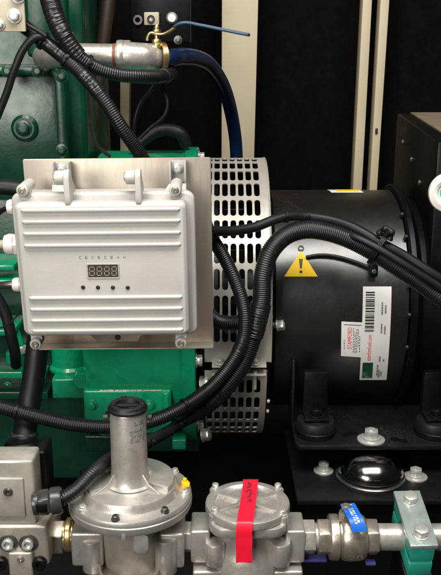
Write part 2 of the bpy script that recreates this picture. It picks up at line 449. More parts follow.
for u0, v0, v1 in ((0.66, 0.7, 0.83), (0.78, 0.71, 0.80), (0.66, 0.5, 0.60), (0.78, 0.49, 0.58), (0.66, 0.195, 0.25), (0.80, 0.2, 0.225), (0.60, 0.05, 0.16), (0.74, 0.04, 0.09), (0.66, 0.03, 0.11)):
    v = v0
    while v < v1:
        L = random.uniform(0.006, 0.014); mb.grid(sub(f2, u0, v, u0+0.06, min(v+L, v1)), 1, 1); v += L+0.005
mb.build('print', 'inkgrey', bl)
# sticker lying on the crown of the drum
x0 = cyl_hit(331, 192, AR).x; x1 = cyl_hit(363, 192, AR).x
ts = MB().grid(lambda u, v: cp(x0+(x1-x0)*u-0.004*v, R_(85+13*v), AR+0.0006), 6, 8).build('crown_sticker', 'paper', alt, label='white and yellow sticker lying on top of the drum')
MB().grid(lambda u, v: cp(x0+(x1-x0)*(0.18+0.72*u), R_(88.5+8.5*v), AR+0.0011), 6, 6).build('yellow_band', 'yellow', ts)

# terminal box, upper right
tb = thing('terminal_box', 'large black terminal box at the right end of the alternator, cream plate on its top', 'terminal box', (0.55, 1.7, AZ))
A = W(397, 113.5, 1.95); B = W(438, 142, 1.50)
mb = MB(); bm = mb.bm
top = [A, B, B+Vector((0.35, 0, 0.0)), A+Vector((0.35, 0, 0))]
bot = [Vector((q.x, q.y, AZ-0.02)) for q in top]
va = [bm.verts.new(q) for q in top]; vb = [bm.verts.new(q) for q in bot]
bm.faces.new(va); bm.faces.new(vb[::-1])
for i in range(4): bm.faces.new((va[i], vb[i], vb[(i+1)%4], va[(i+1)%4]))
bmesh.ops.recalc_face_normals(bm, faces=bm.faces); mb._bevel(bm, 0.005, 2)
mb.build('cabinet', 'blackm', tb)
mb = MB(); bm = mb.bm
ups = (B-A)
cq = [A+ups*0.02+Vector((0.030, 0, 0.001)), A+ups*0.78+Vector((0.030, 0, 0.001)), A+ups*0.78+Vector((0.27, 0, 0.001)), A+ups*0.02+Vector((0.27, 0, 0.001))]
va = [bm.verts.new(q+Vector((0, 0, 0.003))) for q in cq]; vb = [bm.verts.new(q) for q in cq]
bm.faces.new(va); bm.faces.new(vb[::-1])
for i in range(4): bm.faces.new((va[i], vb[i], vb[(i+1)%4], va[(i+1)%4]))
bmesh.ops.recalc_face_normals(bm, faces=bm.faces)
mb.build('top_plate', 'plateold', tb)
for t, dz in ((0.25, 0.05), (0.5, 0.07), (0.72, 0.1)):
    q = A+ups*t+Vector((-0.0005, 0, -dz)); n = Vector((-ups.y, ups.x, 0)).normalized()
    if n.x > 0: n = -n
    MB().bolt(q, n, 0.006, 0.005).build('bolt', 'darkzinc', tb)

# round white gauge at the right edge
g = W(449, 193, 1.25)
ga = thing('gauge', 'round white gauge with a coloured dial in front of the black terminal box', 'gauge', g-Vector((0, 0, 0.03)))
ax = (CAM-g).normalized()*0.4+Vector((-0.25, -0.9, 0.0)); ax.normalize()
MB().lathe([(0, -0.03), (0.026, -0.03), (0.031, -0.02), (0.032, -0.004), (0.030, 0.002), (0.022, 0.005), (0.0175, 0.002), (0.0165, -0.003), (0, -0.003)], g, ax, 64).build('case', 'white', ga)
MB().cyl(g-ax*0.0025, g-ax*0.0018, 0.0160, n=48).build('dial', 'paper', ga)
u, v, a = basis(ax)
mb = MB()
mb.grid(lambda s, t: g-ax*0.0012+(u*math.cos(2.2+1.6*s)+v*math.sin(2.2+1.6*s))*(0.009+0.005*t), 12, 2); mb.build('green_arc', 'pvcgreen', ga)
mb = MB()
mb.grid(lambda s, t: g-ax*0.0012+(u*math.cos(3.9+0.9*s)+v*math.sin(3.9+0.9*s))*(0.009+0.005*t), 8, 2); mb.build('red_arc', 'inkred', ga)
MB().cyl(g-ax*0.03+Vector((0,0,-0.02)), g-ax*0.03+Vector((0.03, 0.1, -0.02)), 0.008).build('stem', 'blackm', ga)

# ================================================================== PERFORATED GUARD
gd = thing('fan_guard', 'perforated pale metal guard wrapped round the coupling, between green engine and black alternator', 'guard', (0.03, AY, AZ-GR))
GX0 = cyl_hit(196, 290, GR).x; GX1 = cyl_hit(270.5, 290, GR).x
PIT = cyl_hit(248, 290, GR).x-cyl_hit(239.6, 290, GR).x
def perf(x_right, ncol, th0, dth, nrow, pit, sw=0.36, sl=0.40):
    bm = bmesh.new()
    Wd = 0.5; H = 0.5; s = sw; L = sl-0.0
    # cell coordinates: u in columns, v in rows ; arcs are round in metres
    hp = dth*GR
    arc = s*pit/hp
    q_in = [(s, 0), (s, (L-arc)*0.5), (s, L-arc)] + [(s*math.cos(a), L-arc+arc*math.sin(a)) for a in (R_(30), R_(60))] + [(0, L)]
    q_out = [(Wd, 0), (Wd, (L-arc)*0.5), (Wd, L-arc), (Wd, H), (Wd*0.5, H), (0, H)]
    def full(q):
        a = q; b = [(-x, y) for x, y in q[::-1]][1:]; c = [(-x, -y) for x, y in q][1:]; d = [(x, -y) for x, y in q[::-1]][1:-1]
        return a+b+c+d
    I = full(q_in); O = full(q_out); n = len(I)
    for c in range(ncol):
        for r in range(nrow):
            def P(uv):
                return cp(x_right-pit*(c+0.5-uv[0]), th0+dth*(r+0.5+uv[1]), GR)
            vi = [bm.verts.new(P(p)) for p in I]; vo = [bm.verts.new(P(p)) for p in O]
            for k in range(n):
                j = (k+1) % n
                bm.faces.new((vi[k], vo[k], vo[j], vi[j]))
    bmesh.ops.remove_doubles(bm, verts=bm.verts, dist=1e-5)
    bmesh.ops.recalc_face_normals(bm, faces=bm.faces)
    # want outward normals
    f = next(iter(bm.faces)); cc = f.calc_center_median()
    if f.normal.dot(Vector((0, cc.y-AY, cc.z-AZ))) < 0: bmesh.ops.reverse_faces(bm, faces=bm.faces)
    bm.normal_update()
    # hand-made thickness
    bnd = [e for e in bm.edges if len(e.link_faces) == 1]
    pairs = []
    vm = {}
    for v in list(bm.verts):
        d = Vector((0, v.co.y-AY, v.co.z-AZ)).normalized()
        vm[v] = bm.verts.new(v.co-d*0.0025)
    for f in list(bm.faces): pairs.append([vm[v] for v in f.verts][::-1])
    for e in bnd:
        f = e.link_faces[0]
        vs = list(f.verts); i = vs.index(e.verts[0]); a, b = e.verts
        if vs[(i+1) % len(vs)] != b: a, b = b, a
        pairs.append([b, a, vm[a], vm[b]])
    for p_ in pairs: bm.faces.new(p_)
    return bm
def arcplate(mb, xa, xb, t0, t1, Rr=GR, th=0.0025, nv=24):
    mb.shell(lambda u, v, d: cp(xa+(xb-xa)*u, t0+(t1-t0)*v, Rr+d), 2, nv, th)
DTH = R_(9.4)
TH_B = theta(345, GR); TH_J = theta(362, GR); TH_L0 = theta(371, GR); TH_L = theta(377.5, GR)
XR = cyl_hit(263, 290, GR).x
NR = 11
mb = MB(); b_ = perf(XR, 7, TH_B, DTH, NR, PIT); mb._merge(b_)
arcplate(mb, XR+0.0001, GX1, TH_B, TH_B+DTH*NR, nv=60)
arcplate(mb, XR-7*PIT, GX1, TH_J, TH_B-0.0004, nv=8)
mb.build('upper_guard', 'guard', gd, sharp=40)
mb = MB(); mb.shell(lambda u, v, d: cp(XR-7*PIT+(GX1-XR+7*PIT-0.002)*u, R_(104+150*v), GR-0.001+d), 2, 60, 0.002); mb.build('rear_shell', 'blackm', gd)
# rolled lip on the right rim
MB().tube([cp(GX1+0.0015, TH_J+(TH_B+DTH*NR-TH_J)*k/80, GR-0.001) for k in range(81)], 0.0024, 8).build('rolled_rim', 'guard', gd)
mb = MB(); b_ = perf(XR, 7, TH_L-DTH*0.93*6, DTH*0.93, 6, PIT, 0.35, 0.39); mb._merge(b_)
arcplate(mb, XR+0.0001, GX1-0.004, TH_L-DTH*0.93*6, TH_L, nv=40)
arcplate(mb, XR-7*PIT, GX1-0.004, TH_L+0.0004, TH_L0, nv=6)
mb.build('lower_guard', 'guard', gd, sharp=40)
# joint flanges
for xa, xb, nm in ((212, 228, 'a'), (244, 266, 'b')):
    X0 = cyl_hit(xa, 366, GR).x; X1 = cyl_hit(xb, 366, GR).x
    n = cp(0, TH_J, 1)-cp(0, TH_J, 0); 
    c = cp((X0+X1)/2, TH_J-0.004, GR+0.008)
    rot = Matrix.Rotation(TH_J, 3, 'X')
    MB().box(c, (X1-X0, 0.020, 0.003), 0.0006, rot=Matrix.Rotation(-TH_J, 3, 'X')).build('joint_flange', 'guard', gd)
    c2 = cp((X0+X1)/2, TH_L0+0.004, GR+0.008)
    MB().box(c2, (X1-X0, 0.020, 0.003), 0.0006, rot=Matrix.Rotation(-TH_L0, 3, 'X')).build('joint_flange', 'guard', gd)
    t = Vector((0, math.sin(TH_J), math.cos(TH_J)))
    mb = MB(); c3 = cp((X0+X1)/2, TH_J, GR+0.010)
    mb.bolt(c3+t*0.0015, t, 0.0055, 0.006, 0.008)
    L = 0.022 if nm == 'a' else 0.052
    mb.cyl(c3-t*0.012, c3-t*L, 0.0035, n=16); mb.hexa(c3-t*0.016, c3-t*0.022, 0.0062)
    mb.build('bolt', 'zinc', gd)
for py in (183, 204, 262, 318, 402, 412):
    q = cyl_hit(271.5, py, GR-0.004)
    MB().bolt(Vector((GX1-0.001, q.y+0.004, q.z)), (1, 0, 0), 0.0042, 0.005).build('bolt', 'zinc', gd)
# end cheek plate and what turns inside
MB().lathe([(0.15, 0), (GR-0.02, 0), (GR-0.02, 0.003), (0.15, 0.003)], (GX1-0.012, AY, AZ), (1, 0, 0), 120).build('cheek_plate', 'blackm', gd)
cpl = thing('coupling', 'dark coupling disc and fan seen through the slots of the guard', 'coupling', (GX0+0.05, AY, AZ-0.2))
MB().lathe([(0, GX0), (0.235, GX0), (0.24, GX0+0.005), (0.24, GX0+0.04), (0.10, GX0+0.05), (0.10, GX1-0.02), (0, GX1-0.02)], (0, AY, AZ), (1, 0, 0), 100).build('disc', 'shelf', cpl)
for k in range(26):
    a = 2*math.pi*k/26
    c = cp(GX0+0.075, a, 0.2)
    MB().box(c, (0.045, 0.06, 0.004), 0.0005, rot=Matrix.Rotation(-a+0.5, 3, 'X')).build('blade', 'blackm', cpl)

# ================================================================== ENGINE
en = thing('engine', 'green painted engine block with rounded side panel, behind the control box', 'engine', (-0.25, 1.8, AZ-0.3))
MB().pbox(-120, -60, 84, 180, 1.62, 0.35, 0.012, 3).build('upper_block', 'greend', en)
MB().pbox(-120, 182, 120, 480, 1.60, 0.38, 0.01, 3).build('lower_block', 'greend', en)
# side panel with a rounded frame
Yp = 1.575
cx = W(-10, 130, Yp); wx = (W(67, 130, Yp).x-W(-87, 130, Yp).x); hz = Z(64, Yp)-Z(200, Yp); zc = (Z(64, Yp)+Z(200, Yp))/2
cx = (W(67, 130, Yp).x+W(-87, 130, Yp).x)/2
o1 = rrect(wx, hz, 0.034, 8); i1 = rrect(wx-0.042, hz-0.042, 0.018, 8)
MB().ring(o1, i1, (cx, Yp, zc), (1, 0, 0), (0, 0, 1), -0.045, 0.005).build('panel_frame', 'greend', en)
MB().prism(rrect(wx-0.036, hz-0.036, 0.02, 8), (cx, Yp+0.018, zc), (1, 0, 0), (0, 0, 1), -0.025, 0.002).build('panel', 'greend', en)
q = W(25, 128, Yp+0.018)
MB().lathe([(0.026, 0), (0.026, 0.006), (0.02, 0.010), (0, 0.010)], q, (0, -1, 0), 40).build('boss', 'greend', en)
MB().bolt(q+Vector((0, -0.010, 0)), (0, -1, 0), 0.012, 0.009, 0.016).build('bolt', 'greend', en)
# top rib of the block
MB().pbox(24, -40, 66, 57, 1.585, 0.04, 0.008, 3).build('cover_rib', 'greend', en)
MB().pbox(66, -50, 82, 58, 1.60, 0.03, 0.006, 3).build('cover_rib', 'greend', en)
# flywheel housing
HX0 = cyl_hit(84, 380, 0.30).x; HX1 = cyl_hit(196, 380, 0.30).x
HR = 0.322
MB().lathe([(0, HX0), (HR-0.03, HX0), (HR-0.012, HX0+0.006), (HR-0.008, HX0+0.014), (HR-0.008, HX1-0.035), (HR-0.004, HX1-0.028), (HR, HX1-0.024), (HR, HX1-0.002), (HR-0.002, HX1), (0, HX1)], (0, AY, AZ), (1, 0, 0), 160).build('flywheel_housing', 'green', en)
for d in (86, 70, 52, -8, -26, -44, -60):
    q = cp(HX1+0.0005, R_(d), HR-0.018)
    MB().bolt(q, (1, 0, 0), 0.011, 0.010, 0.014).build('bolt', 'zinc', en)
# ledge, boss and foot castings in front of the housing
MB().pbox(84, 390.5, 171, 434, 1.395, 0.15, 0.004, 3).build('ledge', 'green', en)
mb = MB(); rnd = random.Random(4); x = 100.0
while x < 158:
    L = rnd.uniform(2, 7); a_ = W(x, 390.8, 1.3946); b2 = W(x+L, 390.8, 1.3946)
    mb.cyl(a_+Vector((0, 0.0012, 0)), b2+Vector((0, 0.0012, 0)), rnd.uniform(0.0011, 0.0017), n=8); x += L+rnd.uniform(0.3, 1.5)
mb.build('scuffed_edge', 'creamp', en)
MB().pbox(163, 393, 169, 412, 1.39, 0.03, 0.003, 3).build('rib', 'green', en)
MB().pbox(52, 379, 87, 399, 1.47, 0.12, 0.004, 3).build('bracket', 'green', en)
c = W(70, 360, 1.53)
MB().lathe([(0, 0.07), (0.036, 0.07), (0.036, -0.006), (0.041, -0.012), (0.041, -0.017), (0.037, -0.020), (0, -0.02)], c, (0, 0, 1), 48).build('oil_boss', 'green', en)
q = W(82, 380, 1.465)
MB().lathe([(0, 0.02), (0.015, 0.02), (0.017, 0.017), (0.017, 0), (0, 0)], q+Vector((0, 0.012, 0)), (0, -1, 0), 32).build('boss', 'green', en)
MB().pbox(-60, 372, 46, 379, 1.56, 0.06, 0.003, 2).build('rail', 'green', en)
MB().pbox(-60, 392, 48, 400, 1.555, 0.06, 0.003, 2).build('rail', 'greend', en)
MB().pbox(5, 352, 22, 366, 1.55, 0.06, 0.006, 3).build('lug', 'green', en)
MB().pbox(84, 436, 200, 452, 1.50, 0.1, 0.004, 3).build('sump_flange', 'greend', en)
MB().pbox(172, 440, 186, 450, 1.43, 0.05, 0.003, 3).build('lug', 'green', en)
for x, y in ((108, 414), (158, 414)):
    q = W(x, y, 1.395); MB().lathe([(0.006, 0), (0.006, 0.002), (0.0, 0.002)], q, (0, -1, 0), 24).build('plug', 'ink', en)
q = W(202, 384, 1.42); MB().bolt(q, (1, -0.3, 0.25), 0.0135, 0.014, 0.016, 0.1).build('bolt', 'zinc', en)
q = W(203, 435, 1.46); MB().bolt(q, (1, -0.3, 0.25), 0.0125, 0.013, 0.015, 0.1).build('bolt', 'zinc', en)
# small casting at the very left behind the glands
for y in (265, 280, 330):
    MB().pbox(-40, y, 14, y+6, 1.45, 0.1, 0.003, 2).build('pipe_rail', 'green', en)

for x, y in ((62, 76), (62, 150), (8, 71), (38, 71)):
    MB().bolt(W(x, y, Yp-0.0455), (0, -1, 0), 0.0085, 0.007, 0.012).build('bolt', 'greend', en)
for x, y in ((8, 386), (36, 386), (92, 405), (150, 405), (100, 427), (128, 427)):
    Yb = 1.60-0.001 if x < 60 else 1.3945
    MB().bolt(W(x, y, Yb), (0, -1, 0), 0.0075, 0.006, 0.0105).build('bolt', 'green', en)
MB().pbox(-70, 388, 120, 390.5, 1.592, 0.03, 0.0005, 1).build('gasket', 'ink', en)
tube_p = spline([W(-12, 300, 1.52), W(10, 318, 1.5), W(20, 340, 1.49), W(23, 368, 1.5), W(30, 390, 1.53)], 0.006)
MB().tube(tube_p, 0.0055, 14).build('oil_line', 'green', en)
MB().hexa(tube_p[len(tube_p)//2], tube_p[len(tube_p)//2]+Vector((0.003, 0, -0.014)), 0.0095).build('union_nut', 'zinc', en)

# dark column and clutter above
p0 = W(112, -25, 1.78); p1 = W(84, 185, 1.74)
tag(MB().tube(spline([p0, (p0+p1)/2, p1], 0.02), 0.0145, 20).build('brown_pipe', 'brown'), 'dark brown leaning pipe behind the upper conduits', 'pipe')
tag(MB().tube(spline([W(92, -25, 1.84), W(86, 80, 1.82), W(72, 190, 1.80)], 0.02), 0.019, 20).build('black_pipe', 'blackm'), 'thick black pipe beside the brown leaning pipe', 'pipe')
jp = thing('connector_panel', 'dark panel with a white square socket and a round knob above the pipe elbow', 'panel', W(156, 40, 1.95))
MB().pbox(130, -40, 190, 42, 1.95, 0.05, 0.004).build('plate', 'blackm', jp)
so = MB().pbox(144, 12, 159, 25, 1.935, 0.015, 0.002).build('socket', 'creamp', jp)
q = W(151, 19, 1.9345); MB().lathe([(0.009, 0), (0.009, 0.003), (0.005, 0.003), (0.005, 0)], q, (0, -1, 0), 24).build('socket_hole', 'ink', so)
q = W(138, 20, 1.949); MB().lathe([(0.011, 0), (0.011, 0.008), (0.006, 0.008), (0.006, 0)], q, (0, -1, 0), 28).build('ring_terminal', 'darkzinc', jp)
q = W(172, 18, 1.949); MB().lathe([(0.013, 0), (0.013, 0.006), (0.009, 0.012), (0, 0.012)], q, (0, -1, 0), 28).build('knob', 'zinc', jp)
q = W(178, 40, 1.949); MB().bolt(q, (0, -1, 0), 0.006, 0.006, 0.01).build('bolt', 'darkzinc', jp)

# ================================================================== GALVANISED PIPE with brass cock and blue lever
gp = thing('galvanised_pipe', 'galvanised pipe with elbow running across the top of the engine', 'pipe', W(100, 57, 1.45))
Yg = 1.45
ra = S(57, Yg)*13.0
pth = spline([W(46, 55, Yg+0.13), W(44, 56.5, Yg+0.07), W(47, 57, Yg+0.022), W(62, 55.5, Yg), W(90, 55.5, Yg), W(117, 56, Yg)], 0.006)
MB().tube(pth, ra*0.9, 28).build('pipe', 'galv', gp)
pa = W(113.5, 56, Yg); pb = W(117, 56, Yg)
MB().cyl(pa, pb, ra*0.94, n=36).build('thread', 'rust', gp)
pth = spline([W(117, 56, Yg), W(130, 56.3, Yg), W(142, 57, Yg+0.004), W(151, 57.5, Yg+0.018), W(156, 57, Yg+0.04), W(157, 56, Yg+0.07)], 0.004)
MB().tube(pth, ra*1.06, 32).build('elbow', 'galv', gp)
MB().lathe([(ra*1.0, 0), (ra*1.16, 0.001), (ra*1.2, 0.004), (ra*1.2, 0.010), (ra*1.12, 0.013), (ra*1.0, 0.013)], W(117, 56, Yg), (1, 0, 0), 40).build('collar', 'galv', gp)
vv = thing('brass_cock', 'small brass valve with a long blue lever on the pipe elbow', 'valve', W(157, 50, Yg))
q = W(159.5, 57, Yg+0.02)
MB().lathe([(ra*1.02, 0), (ra*1.14, 0.001), (ra*1.14, 0.009), (ra*1.02, 0.010)], q, (0.92, 0.38, 0), 40).build('ring', 'brass', vv)
b0 = W(157, 47, Yg+0.015); zz = S(40, Yg)
mb = MB()
mb.cyl(b0-Vector((0, 0, 0.004)), b0+Vector((0, 0, 0.006)), 0.0095, n=24, bevel=0.0008); mb.hexa(b0+Vector((0, 0, 0.006)), b0+Vector((0, 0, 0.013)), 0.0088, bevel=0.001); mb.cyl(b0+Vector((0, 0, 0.013)), b0+Vector((0, 0, 0.031)), 0.0045, n=18); mb.hexa(b0+Vector((0, 0, 0.024)), b0+Vector((0, 0, 0.029)), 0.0075, bevel=0.001); mb.lathe([(0, 0.038), (0.003, 0.0375), (0.0048, 0.034), (0.0048, 0.031), (0, 0.031)], b0, (0, 0, 1), 18)
mb.build('stem', 'brass', vv)
mb = MB(); mb.tube(spline([W(157, 34, Yg+0.013), W(150, 33, Yg+0.01), W(147.5, 37, Yg+0.008), W(147, 41, Yg+0.008)], 0.003), 0.0026, 10)
mb.build('stop_tab', 'brass', vv)
mb = MB()
def flatbar(mb, pts, w, t, up=Vector((0, 0, 1))):
    P = spline(pts, 0.005)
    b = bmesh.new(); rings = []
    for i, p in enumerate(P):
        tg = (P[min(i+1, len(P)-1)]-P[max(i-1, 0)]).normalized(); sd = tg.cross(up).normalized(); uu = sd.cross(tg).normalized()
        rings.append([b.verts.new(p+sd*a*w/2+uu*c*t/2) for a, c in ((-1, -1), (1, -1), (1, 1), (-1, 1))])
    for A_, B_ in zip(rings, rings[1:]):
        for k in range(4): b.faces.new((A_[k], A_[(k+1) % 4], B_[(k+1) % 4], B_[k]))
    b.faces.new(rings[0][::-1]); b.faces.new(rings[-1])
    bmesh.ops.recalc_face_normals(b, faces=b.faces); mb._bevel(b, t*0.3, 2, 40); mb._merge(b)
flatbar(mb, [W(155, 34, Yg+0.013), W(163, 34, Yg+0.012), W(170, 31, Yg+0.008), W(178, 25, Yg+0.002)], 0.012, 0.0035)
mb.build('lever_root', 'brass', vv)
mb = MB(); flatbar(mb, [W(175, 27.5, Yg+0.005), W(179, 24, Yg+0.002), W(184, 22.8, Yg), W(200, 25, Yg-0.004), W(225, 30, Yg-0.012), W(250, 35, Yg-0.02)], 0.016, 0.0055)
mb.build('lever_sleeve', 'bluedk', vv)

# ================================================================== TOP LEFT PLATE
tp = thing('bracket_plate', 'white bracket plate with bolts in the top left corner above the conduits', 'bracket', W(8, 30, 1.3))
MB().pbox(-60, -60, 23, 31.5, 1.30, 0.006, 0.0015).build('plate', 'creamp', tp)
for x, y, r in ((14.5, 16, 0.0085), (18, -4, 0.0085), (0, 25, 0.006)):
    MB().bolt(W(x, y, 1.2995), (0, -1, 0), r, 0.007, r*1.35).build('bolt', 'zinc', tp)

# ================================================================== MOUNTING PLATE + CONTROL BOX
YB = 1.15
CB = W(103.5, 271.5, YB)
roll = R_(-0.6)
MBX = Matrix.Translation(CB) @ Matrix.Rotation(roll, 4, 'Y') @ Matrix.Rotation(R_(4.0), 4, 'X')
sb = S(270, YB)
LW, LH = 168.5*sb, 0.2075
pl = thing('backing_plate', 'stainless sheet backing plate bolted behind the pale control box', 'plate', MBX @ Vector((0, 0.12, -LH/2)))
def lx(px): return (px-103.5)*sb
DP = 0.105
zt, zb = LH/2+0.046, -LH/2-0.057
kp = 1.088                                # the plate stands further back than the lid
pxl, pxr = -0.131, 0.160
mb = MB(MBX)
mb.prism(rrect(pxr-pxl, zt-zb, 0.003, 3), ((pxl+pxr)/2, DP, (zt+zb)/2), (1, 0, 0), (0, 0, 1), -0.0025, 0.0005)
mb.build('sheet', 'steel', pl)
mb = MB(MBX); mb.box(((pxl+pxr)/2+0.002, DP-0.012, zb+0.001), (pxr-pxl-0.004, 0.0235, 0.002), 0.0005); mb.build('bottom_lip', 'steel', pl)

cb = thing('control_box', 'pale ribbed control box with a four digit display on the stainless plate', 'control box', MBX @ Vector((0, 0.05, -LH/2)))
# lid: rounded slab with softened rim
mb = MB(MBX)
mb.prism(rrect(LW, LH, 0.010, 6), (0, 0.0, 0), (1, 0, 0), (0, 0, 1), -0.026, 0.0050, 1)
mb.bm.normal_update(); mb._bevel(mb.bm, 0.0010, 2, 25)
lid = mb.build('lid', 'box', cb)
# raised border line of the lid
# ribs
def rib(mb, zc, x0, x1):
    n = 8; h = 0.0034; b = bmesh.new(); rings = []
    prof = [(-0.0030, 0.0), (-0.0027, -0.0016), (-0.0014, -0.0034), (0.0010, -0.0036), (0.0026, -0.0022), (0.0034, 0.0)]
    for x, k in ((x0, 0.05), (x0+0.002, 0.6), (x0+0.005, 1), (x1-0.005, 1), (x1-0.002, 0.6), (x1, 0.05)):
        rings.append([b.verts.new((x, 0.0006+d*1.55*k, zc+z*0.95*(0.5+0.5*k))) for z, d in prof])
    for A_, B_ in zip(rings, rings[1:]):
        for i in range(len(prof)-1): b.faces.new((A_[i], A_[i+1], B_[i+1], B_[i]))
    b.faces.new(rings[0]); b.faces.new(rings[-1][::-1])
    bmesh.ops.recalc_face_normals(b, faces=b.faces)
    mb._merge(b)
def lz(py): return W(103.5, py, YB).z-CB.z
for y in (209, 220.5, 232.5, 244.5, 298, 309.5, 321, 331.5):
    mb = MB(MBX); rib(mb, lz(y), -LW/2+0.010, LW/2-0.008); mb.build('rib', 'box', lid, sharp=50)
# rear housing with its flange
mb = MB(MBX)
mb.prism(rrect(LW+0.021, LH+0.019, 0.013, 6), (0.001, 0.0265, 0.0), (1, 0, 0), (0, 0, 1), -0.014, 0.0045, 3)
mb.build('flange', 'box', cb)
mb = MB(MBX)
mb.prism(rrect(LW+0.004, LH+0.002, 0.012, 6), (0.001, 0.041, 0.0), (1, 0, 0), (0, 0, 1), -0.055, 0.003, 3)
mb.build('housing', 'boxgrey', cb)
# corner lugs with screws
for x, z, L in ((-LW/2+0.012, LH/2+0.0165, 0.05), (LW/2-0.016, LH/2+0.0145, 0.05), (-LW/2+0.0105, -LH/2-0.0175, 0.03), (LW/2-0.014, -LH/2-0.0185, 0.03)):
    mb = MB(MBX)
    mb.cyl((x, 0.012, z), (x, 0.012+L, z), 0.0088, n=32, bevel=0.002, seg=3)
    s = 1 if z > 0 else -1
    mb.box((x, 0.030, z-s*0.006), (0.0176, 0.014, 0.012), 0.001)
    lg = mb.build('lug', 'box', cb)
    mb = MB(MBX); mb.lathe([(0.0055, 0), (0.0055, 0.0012), (0.0044, 0.0026), (0.0022, 0.0028), (0.0022, 0.001), (0, 0.001)], (x, 0.0118, z), (0, -1, 0), 28)
    mb.build('screw', 'nickel', lg)
# hinge arms
def arm_poly():
    pts = [(-0.012, -0.010), (0.034, -0.010), (0.034, 0.004)]
    for k in range(9):
        a = R_(180*k/8); pts.append((0.0095+0.0115*math.cos(a)-0.009, 0.0265+0.0115*math.sin(a)))
    pts.append((-0.012, 0.0))
    return pts
for px in (72.5, 141.5):
    x = lx(px)
    mb = MB(MBX)
    # polygon lies in the depth/height plane
    mb.prism(arm_poly(), (x-0.004, 0.011, LH/2+0.009), (0, 1, 0), (0, 0, 1), 0.0085, 0.0015, 2)
    ha = mb.build('hinge_arm', 'box', cb)
    mb = MB(MBX)
    zc = LH/2+0.0335; yc = 0.018
    mb.cyl((x-0.0045, yc, zc), (x-0.0185, yc, zc), 0.0105, n=32, bevel=0.0015)
    kb = mb.build('hinge_knuckle', 'box', ha)
    mb = MB(MBX); mb.lathe([(0.0072, 0), (0.0072, 0.001), (0.006, 0.003), (0, 0.0034)], (x-0.0186, yc, zc), (-1, -0.2, 0), 24); mb.build('screw', 'zinc', ha)
# mounting ears behind
for px in (60, 172.5):
    x = lx(px)*1.07
    mb = MB(MBX)
    mb.box((x, DP-0.0055, LH/2+0.026), (0.026, 0.005, 0.034), 0.001)
    mb.box((x-0.0115, DP-0.016, LH/2+0.026), (0.003, 0.018, 0.034), 0.0006)
    mb.box((x+0.0115, DP-0.016, LH/2+0.026), (0.003, 0.018, 0.034), 0.0006)
    s = 1 if px < 100 else -1
    mb.prism([(-0.013, 0), (0.013, 0), (0.013+0.018*(1 if s > 0 else 0), -0.03), (-0.013-0.018*(0 if s > 0 else 1), -0.03)], (x, DP-0.030, LH/2+0.012), (1, 0, 0), (0, 0.55, 0.8), -0.003, 0.0006)
    ear = mb.build('mounting_ear', 'boxgrey', cb)
    mb = MB(MBX); mb.bolt((x, DP-0.0085, LH/2+0.031), (0, -1, 0), 0.0065, 0.006, 0.0085); mb.build('bolt', 'zinc', ear)
mb = MB(MBX)
def zz_(py): return lz(py)
pts = [(-0.062, 0.0), (-0.040, 0.0), (-0.028, -0.012), (0.036, -0.012), (0.042, -0.002), (0.050, 0.0), (0.12, 0.0), (0.12, 0.012), (-0.062, 0.012)]
mb.prism(pts, (0.004, 0.050, -LH/2-0.018), (1, 0, 0), (0, 0, 1), -0.003, 0.0008)
bb = mb.build('lower_bracket', 'steel', cb)
mb = MB(MBX); mb.lathe([(0.0048, 0.0), (0.0048, 0.0006), (0, 0.0006)], (0.0085, 0.0499, -LH/2-0.0225), (0, -1, 0), 24); mb.build('bolt_hole', 'ink', bb)
# display
dx, dz = lx(103.2), lz(271)
mb = MB(MBX); mb.ring(rrect(0.0485, 0.0235, 0.0015, 3), rrect(0.0445, 0.0195, 0.001, 3), (dx, -0.0012, dz), (1, 0, 0), (0, 0, 1), -0.002, 0.0004)
ds_ = mb.build('display_bezel', 'boxgrey', lid)
mb = MB(MBX); mb.box((dx, -0.0002, dz), (0.0446, 0.001, 0.0196), 0.0); dw = mb.build('display', 'lcd', cb)
for k in range(4):
    mb = MB(MBX); ox = dx-0.0165+0.0110*k; w2, h2, t = 0.0034, 0.0066, 0.0013
    for (ax_, az_, sw_, sh_) in ((0, h2, 2*w2-t, t), (0, 0, 2*w2-t, t), (0, -h2, 2*w2-t, t), (-w2, h2/2, t, h2-t), (w2, h2/2, t, h2-t), (-w2, -h2/2, t, h2-t), (w2, -h2/2, t, h2-t)):
        mb.box((ox+ax_+az_*0.06, -0.0009, dz+az_), (sw_*0.92, 0.0004, sh_*0.92), 0)
    mb.build('digit', 'segment', dw)
for px, py in ((82, 287.3), (97, 287.6), (112, 287.9), (127, 288.2)):
    mb = MB(MBX); mb.lathe([(0.0031, 0), (0.0031, 0.0012), (0.0024, 0.002), (0, 0.0021)], (lx(px), 0.0002, lz(py)), (0, -1, 0), 24); mb.build('button', 'ink', cb)
mb = MB(MBX)
for k, ch in enumerate('CECECEuu'):
    x = lx(81+6.3*k); z = lz(257); w = 0.0032; h = 0.0042 if k < 6 else 0.0024
    mb.text(ch, lambda u, v, x=x, z=z, w=w, h=h: Vector((x+(u-0.5)*w, -0.0004, z+(v-0.5)*h)))
mb.build('printed_symbols', 'inkgrey', cb)
# cable glands on the left
for py, r, out in ((214.5, 0.0115, 0.010), (254, 0.0165, 0.016), (297, 0.0115, 0.012)):
    z = lz(py); yg = 0.060; xl = -LW/2-0.002
    mb = MB(MBX)
    mb.cyl((xl+0.004, yg, z), (xl-0.006, yg, z), r*1.02, n=32, bevel=0.001)
    mb.hexa((xl-0.006, yg, z), (xl-0.006-out*0.7, yg, z), r*1.1, 0.2, 0.0015)
    mb.lathe([(r*0.98, 0), (r*1.0, out*0.5), (r*0.85, out*0.9), (r*0.6, out), (0, out)], (xl-0.006-out*0.7, yg, z), (-1, 0, 0), 32)
    mb.build('cable_gland', 'white', cb)

